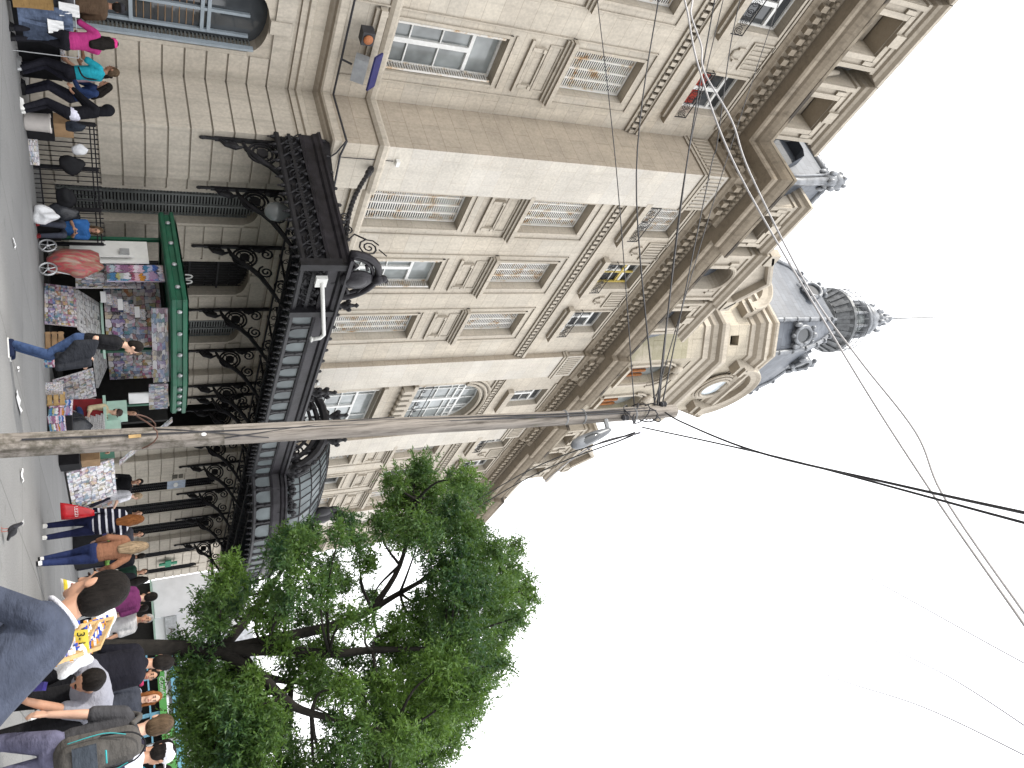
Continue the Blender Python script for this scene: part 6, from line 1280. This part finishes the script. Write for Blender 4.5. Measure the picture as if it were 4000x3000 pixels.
# --- right-hand group
P=person('person in black with cropped dark hair standing behind the stooping vendor',8.75,2.02,1.66,-20,C('black_sweater',(.012,.012,.018)),C('black_g',(.012,.012,.015)),M['black'],'skin',('short','hairk'),8,hands=((-.2,.25,.95),(.1,.32,.98)),sleeve='long',head=(20,-25))
P=person('smiling person with reddish hair in a dark jacket and blue jeans walking towards the viewer',12.9,2.42,1.60,205,C('charcoal_jacket',(.045,.05,.065)),C('mid_jeans',(.05,.085,.17)),M['paper'],'skinl',('bob','hairb'),4,feet=((-.10,.22,0),(.08,-.14,0)),hands=((-.14,.22,1.02),(.22,.16,.9)),sleeve='long',vox=.010)
P=person('person in black with pink scarf half hidden behind the reddish haired walker',13.4,2.85,1.6,205,C('black_pink_top',(.02,.015,.02)),C('black_h',(.012,.012,.015)),M['black'],'skin',('short','hairk'),2)
q=MB(); q.tube([P['NK']+V((.11*math.cos(a),.09*math.sin(a)+.01,.01)) for a in [k*PI/8 for k in range(17)]],.035,7); q.build('scarf',C('pink_scarf',(.55,.05,.15)),P['o'],True)
P=person('person with a white baseball cap and white shirt with dark stripes at the right edge',7.9,1.02,1.56,-30,C('white_striped_shirt',(.60,.62,.72),.1,((.03,.03,.10),2.5,.12,2)),C('jeans_i',(.04,.06,.12)),M['black'],'skin',('short','hairk'),5,sleeve='long',hands=((-.25,.1,.8),(.2,.25,.85)))
wcap(P,C('white_cap',(.70,.70,.74)),True)
P=person('person in a turquoise shirt at the right edge beyond the white cap',10.6,1.20,1.60,-60,C('turquoise_b',(.015,.20,.30)),C('jeans_j',(.04,.06,.12)),M['black'],'skin',('short','hairk'),10,hands=((-.2,.3,.9),(.2,.3,.9)))
P=person('person in dark clothes between the white cap and the turquoise shirt',9.6,1.30,1.6,-120,C('dark_k',(.02,.018,.03)),C('jeans_k',(.03,.03,.05)),M['black'],'skin',('short','hairk'),6,hands=((-.2,.3,.9),(.2,.3,.9)))
# stooping vendor: grey t-shirt back, head bowed, packet in the left hand
P=person('person in a grey t-shirt stooping over the sweets table with a packet in one hand',7.35,1.46,1.72,178,C('grey_tshirt',(.27,.275,.32),.1),C('black_l',(.012,.012,.014)),M['black'],'skin',('short','hairk'),90,hands=((-.06,.80,.55),(.26,.70,.62)),head=(46,0),vox=.008,fat=1.2,hipz=1.0,feet=((-.14,0,0),(.14,.0,0)),curl=1.3,elbow=(0,-.4,-1))
pw=P['o'].matrix_basis@P['arms'][0][2]; 
q=MB(); q.box((0,0,0),(.17,.06,.035)); o=q.build('sweet_packet',plain('red_blue_packet',(.06,.05,.30),.35),None,False,(6.86,1.55,.66)); o.rotation_euler=(.4,.9,.4); o['label']='red and blue sweet packet with white lettering in the stooping vendor\'s hand'; o['category']='packet'
q=MB(); q.box((0,0,.0195),(.14,.042,.002)); q.build('label_strip',plain('red_white_strip',(.55,.12,.14),.4),o); text('ROCKLETS','lettering',o,(0,0,.0215),(0,0,0),.028,M['paper'],.0006)
PKT=o
# backpack man
P=person('person with cropped hair, dark grey t-shirt and grey backpack at the right edge',6.75,1.03,1.53,28,C('dark_grey_tshirt',(.055,.055,.06)),C('washed_grey_jeans',(.13,.13,.20),.3),M['black'],'skinl',('short','hairbr'),6,hands=((-.30,.06,.84),(.32,.10,.86)),feet=((-.12,.18,0),(.14,-.12,0)),vox=.008,fat=1.04,eyes=False,head=(6,5))
BP=MB(); S=P['Sh']; rxx=V((1,0,0))
bm=C('grey_backpack',(.085,.08,.075),.2)
c_=S+V((-.01,-.20,-.17)); cap(BP,c_+V((0,.0,.17)),c_+V((0,-.02,-.20)),.09,.105,rxx,1.4); cap(BP,c_+V((0,-.07,-.02)),c_+V((0,-.08,-.20)),.07,.075,rxx,1.5)
bo=fuse(BP,'backpack',bm,None,.009,2,.4); bo.location=P['o'].location; bo.rotation_euler=P['o'].rotation_euler; bo['label']='dark grey backpack with teal zips on the back of the cropped haired person'; bo['category']='backpack'
q=MB(); teal=plain('teal_piping',(.02,.30,.32),.5)
q.tube(smoothpath([c_+V((-.13,-.11,-.20)),c_+V((-.14,-.10,.02)),c_+V((-.10,-.11,.16))],5),.004,5); q.tube(smoothpath([c_+V((.13,-.11,-.20)),c_+V((.14,-.10,.02)),c_+V((.10,-.11,.16))],5),.004,5); q.tube([c_+V((-.04,-.155,.03)),c_+V((.05,-.155,.03))],.006,5); q.build('piping',teal,bo)
q=MB(); q.box(c_+V((0,-.155,-.10)),(.20,.02,.15)); q.build('pocket',C('blue_grey_pocket',(.05,.06,.075)),bo)
q=MB(); q.tube(smoothpath([c_+V((-.12,-.08,.0)),c_+V((-.10,-.10,.2)),c_+V((0,-.09,.28)),c_+V((.10,-.10,.2)),c_+V((.12,-.08,0))],6),.006,5); q.build('zip',M['black'],bo)
for s in (-1,1):
    q=MB(); q.tube(smoothpath([S+V((.11*s,-.13,.03)),S+V((.12*s,-.02,.085)),S+V((.12*s,.11,-.02)),S+V((.13*s,.12,-.25))],5),.022,6); q.build('strap',bm,bo,True)
# foreground man, stooping, blurred in the photo by closeness
FM=person('person in a slate blue jacket with dark hair stooping close in the foreground',3.49,.76,1.60,86,C('slate_blue_jacket',(.055,.065,.095),.25),C('dark_m',(.02,.02,.03)),M['black'],'skin',('short','hairk'),46,hands=((-.15,.62,.62),(.18,.62,.62)),head=(0,24),vox=.007,fat=1.1,hipz=.76,sleeve='long',coat=.1)
q=MB(); pr_=FM; k=pr_['k']; n_=pr_['NK']
ring=[]
ax=pr_['sp'].lerp(pr_['hu'],.5).normalized(); a1=V((1,0,0)); a2=ax.cross(a1).normalized()
q.tube([n_+ax*.016+a1*(.074*k*math.cos(t))+a2*(.082*k*math.sin(t)) for t in [i*2*PI/20 for i in range(21)]],.010,7); q.build('white_collar',C('white_collar_cloth',(.68,.68,.74)),FM['o'],True)
# pigeon
PG=empty('pigeon',(10.12,4.19,0),'dark pigeon walking on the paving at the lower edge of the photo','pigeon',math.radians(75))
q=MB(); q.ell((0,0,.15),(.055,.11,.065),14,10,Matrix.Rotation(.45,3,'X')); cap(q,(0,.07,.19),(0,.115,.27),.042,.026); q.ell((0,.125,.285),(.022,.03,.024)); cap(q,(0,.15,.285),(0,.172,.278),.008,.004,n=6); cap(q,(0,-.08,.12),(0,-.24,.06),.04,.022,V((1,0,0)),1.7)
fuse(q,'body',plain('charcoal_feathers',(.035,.035,.042),.7,0,.4,30),PG,.006,2,.5)
for s in (-1,1):
    q=MB(); q.ell((.05*s,-.03,.155),(.016,.11,.05),12,8,Matrix.Rotation(.42,3,'X')); q.build('wing',plain('dark_wing',(.025,.025,.03),.7,0,.3,20),PG,True)
    q=MB(); q.tube([(.025*s,0,.09),(.03*s,.01,.005)],.006,5)
    for a in (-.4,0,.4): q.tube([(.03*s,.01,.006),(.03*s+.03*math.sin(a),.01+.035*math.cos(a),.004)],.004,4)
    q.build('leg',plain('pink_leg',(.35,.10,.08),.6),PG)
PG.scale=(.75,.75,.75)
# ================================================================ LIGHT, SKY, CAMERA
W=bpy.data.worlds.new('World'); SC.world=W; W.use_nodes=True; nt=W.node_tree; bg=nt.nodes['Background']
SUN_EL,SUN_AZ=math.radians(42),math.radians(-62)
sky=N(nt,'ShaderNodeTexSky',sky_type='NISHITA'); sky.sun_disc=False; sky.sun_elevation=SUN_EL; sky.sun_rotation=SUN_AZ; sky.dust_density=6; sky.air_density=1.5
L(nt,mixc(nt,.88,sky.outputs[0],(16.6,16.7,17.0)),bg.inputs['Color']); bg.inputs['Strength'].default_value=.15
sl=bpy.data.lights.new('sun','SUN'); sl.energy=3.0; sl.angle=math.radians(3); sl.color=(1,.95,.86)
so=bpy.data.objects.new('sun',sl); COL.objects.link(so)
sd=V((math.sin(SUN_AZ)*math.cos(SUN_EL),math.cos(SUN_AZ)*math.cos(SUN_EL),math.sin(SUN_EL)))
so.rotation_euler=(-sd).to_track_quat('-Z','Y').to_euler(); so.location=(0,0,60)
cd=bpy.data.cameras.new('camera'); co=bpy.data.objects.new('camera',cd); COL.objects.link(co); SC.camera=co
F_,PIT,ROL,YAW,HC_=2925.07,.4827108,-.0670995,1.0548734,1.35
cd.sensor_width=36; cd.sensor_fit='HORIZONTAL'; cd.lens=36*F_/4000; cd.clip_start=.05; cd.clip_end=2000
f=V((math.sin(YAW)*math.cos(PIT),math.cos(YAW)*math.cos(PIT),math.sin(PIT))); r=V((math.cos(YAW),-math.sin(YAW),0)); u=r.cross(f)
r2=r*math.cos(ROL)+u*math.sin(ROL); u2=-r*math.sin(ROL)+u*math.cos(ROL)
# the photograph lies on its side: world up runs to the right of the picture, world right runs downwards
Rm=Matrix((u2,-r2,-f)).transposed(); co.matrix_world=Matrix.Translation((0,0,HC_))@Rm.to_4x4()
SC.view_settings.view_transform='Standard'; SC.view_settings.look='None'; SC.view_settings.exposure=0
SC.cycles.max_bounces=6; SC.cycles.diffuse_bounces=3; SC.cycles.glossy_bounces=2; SC.cycles.transmission_bounces=4
SC.render.resolution_x=1024; SC.render.resolution_y=768
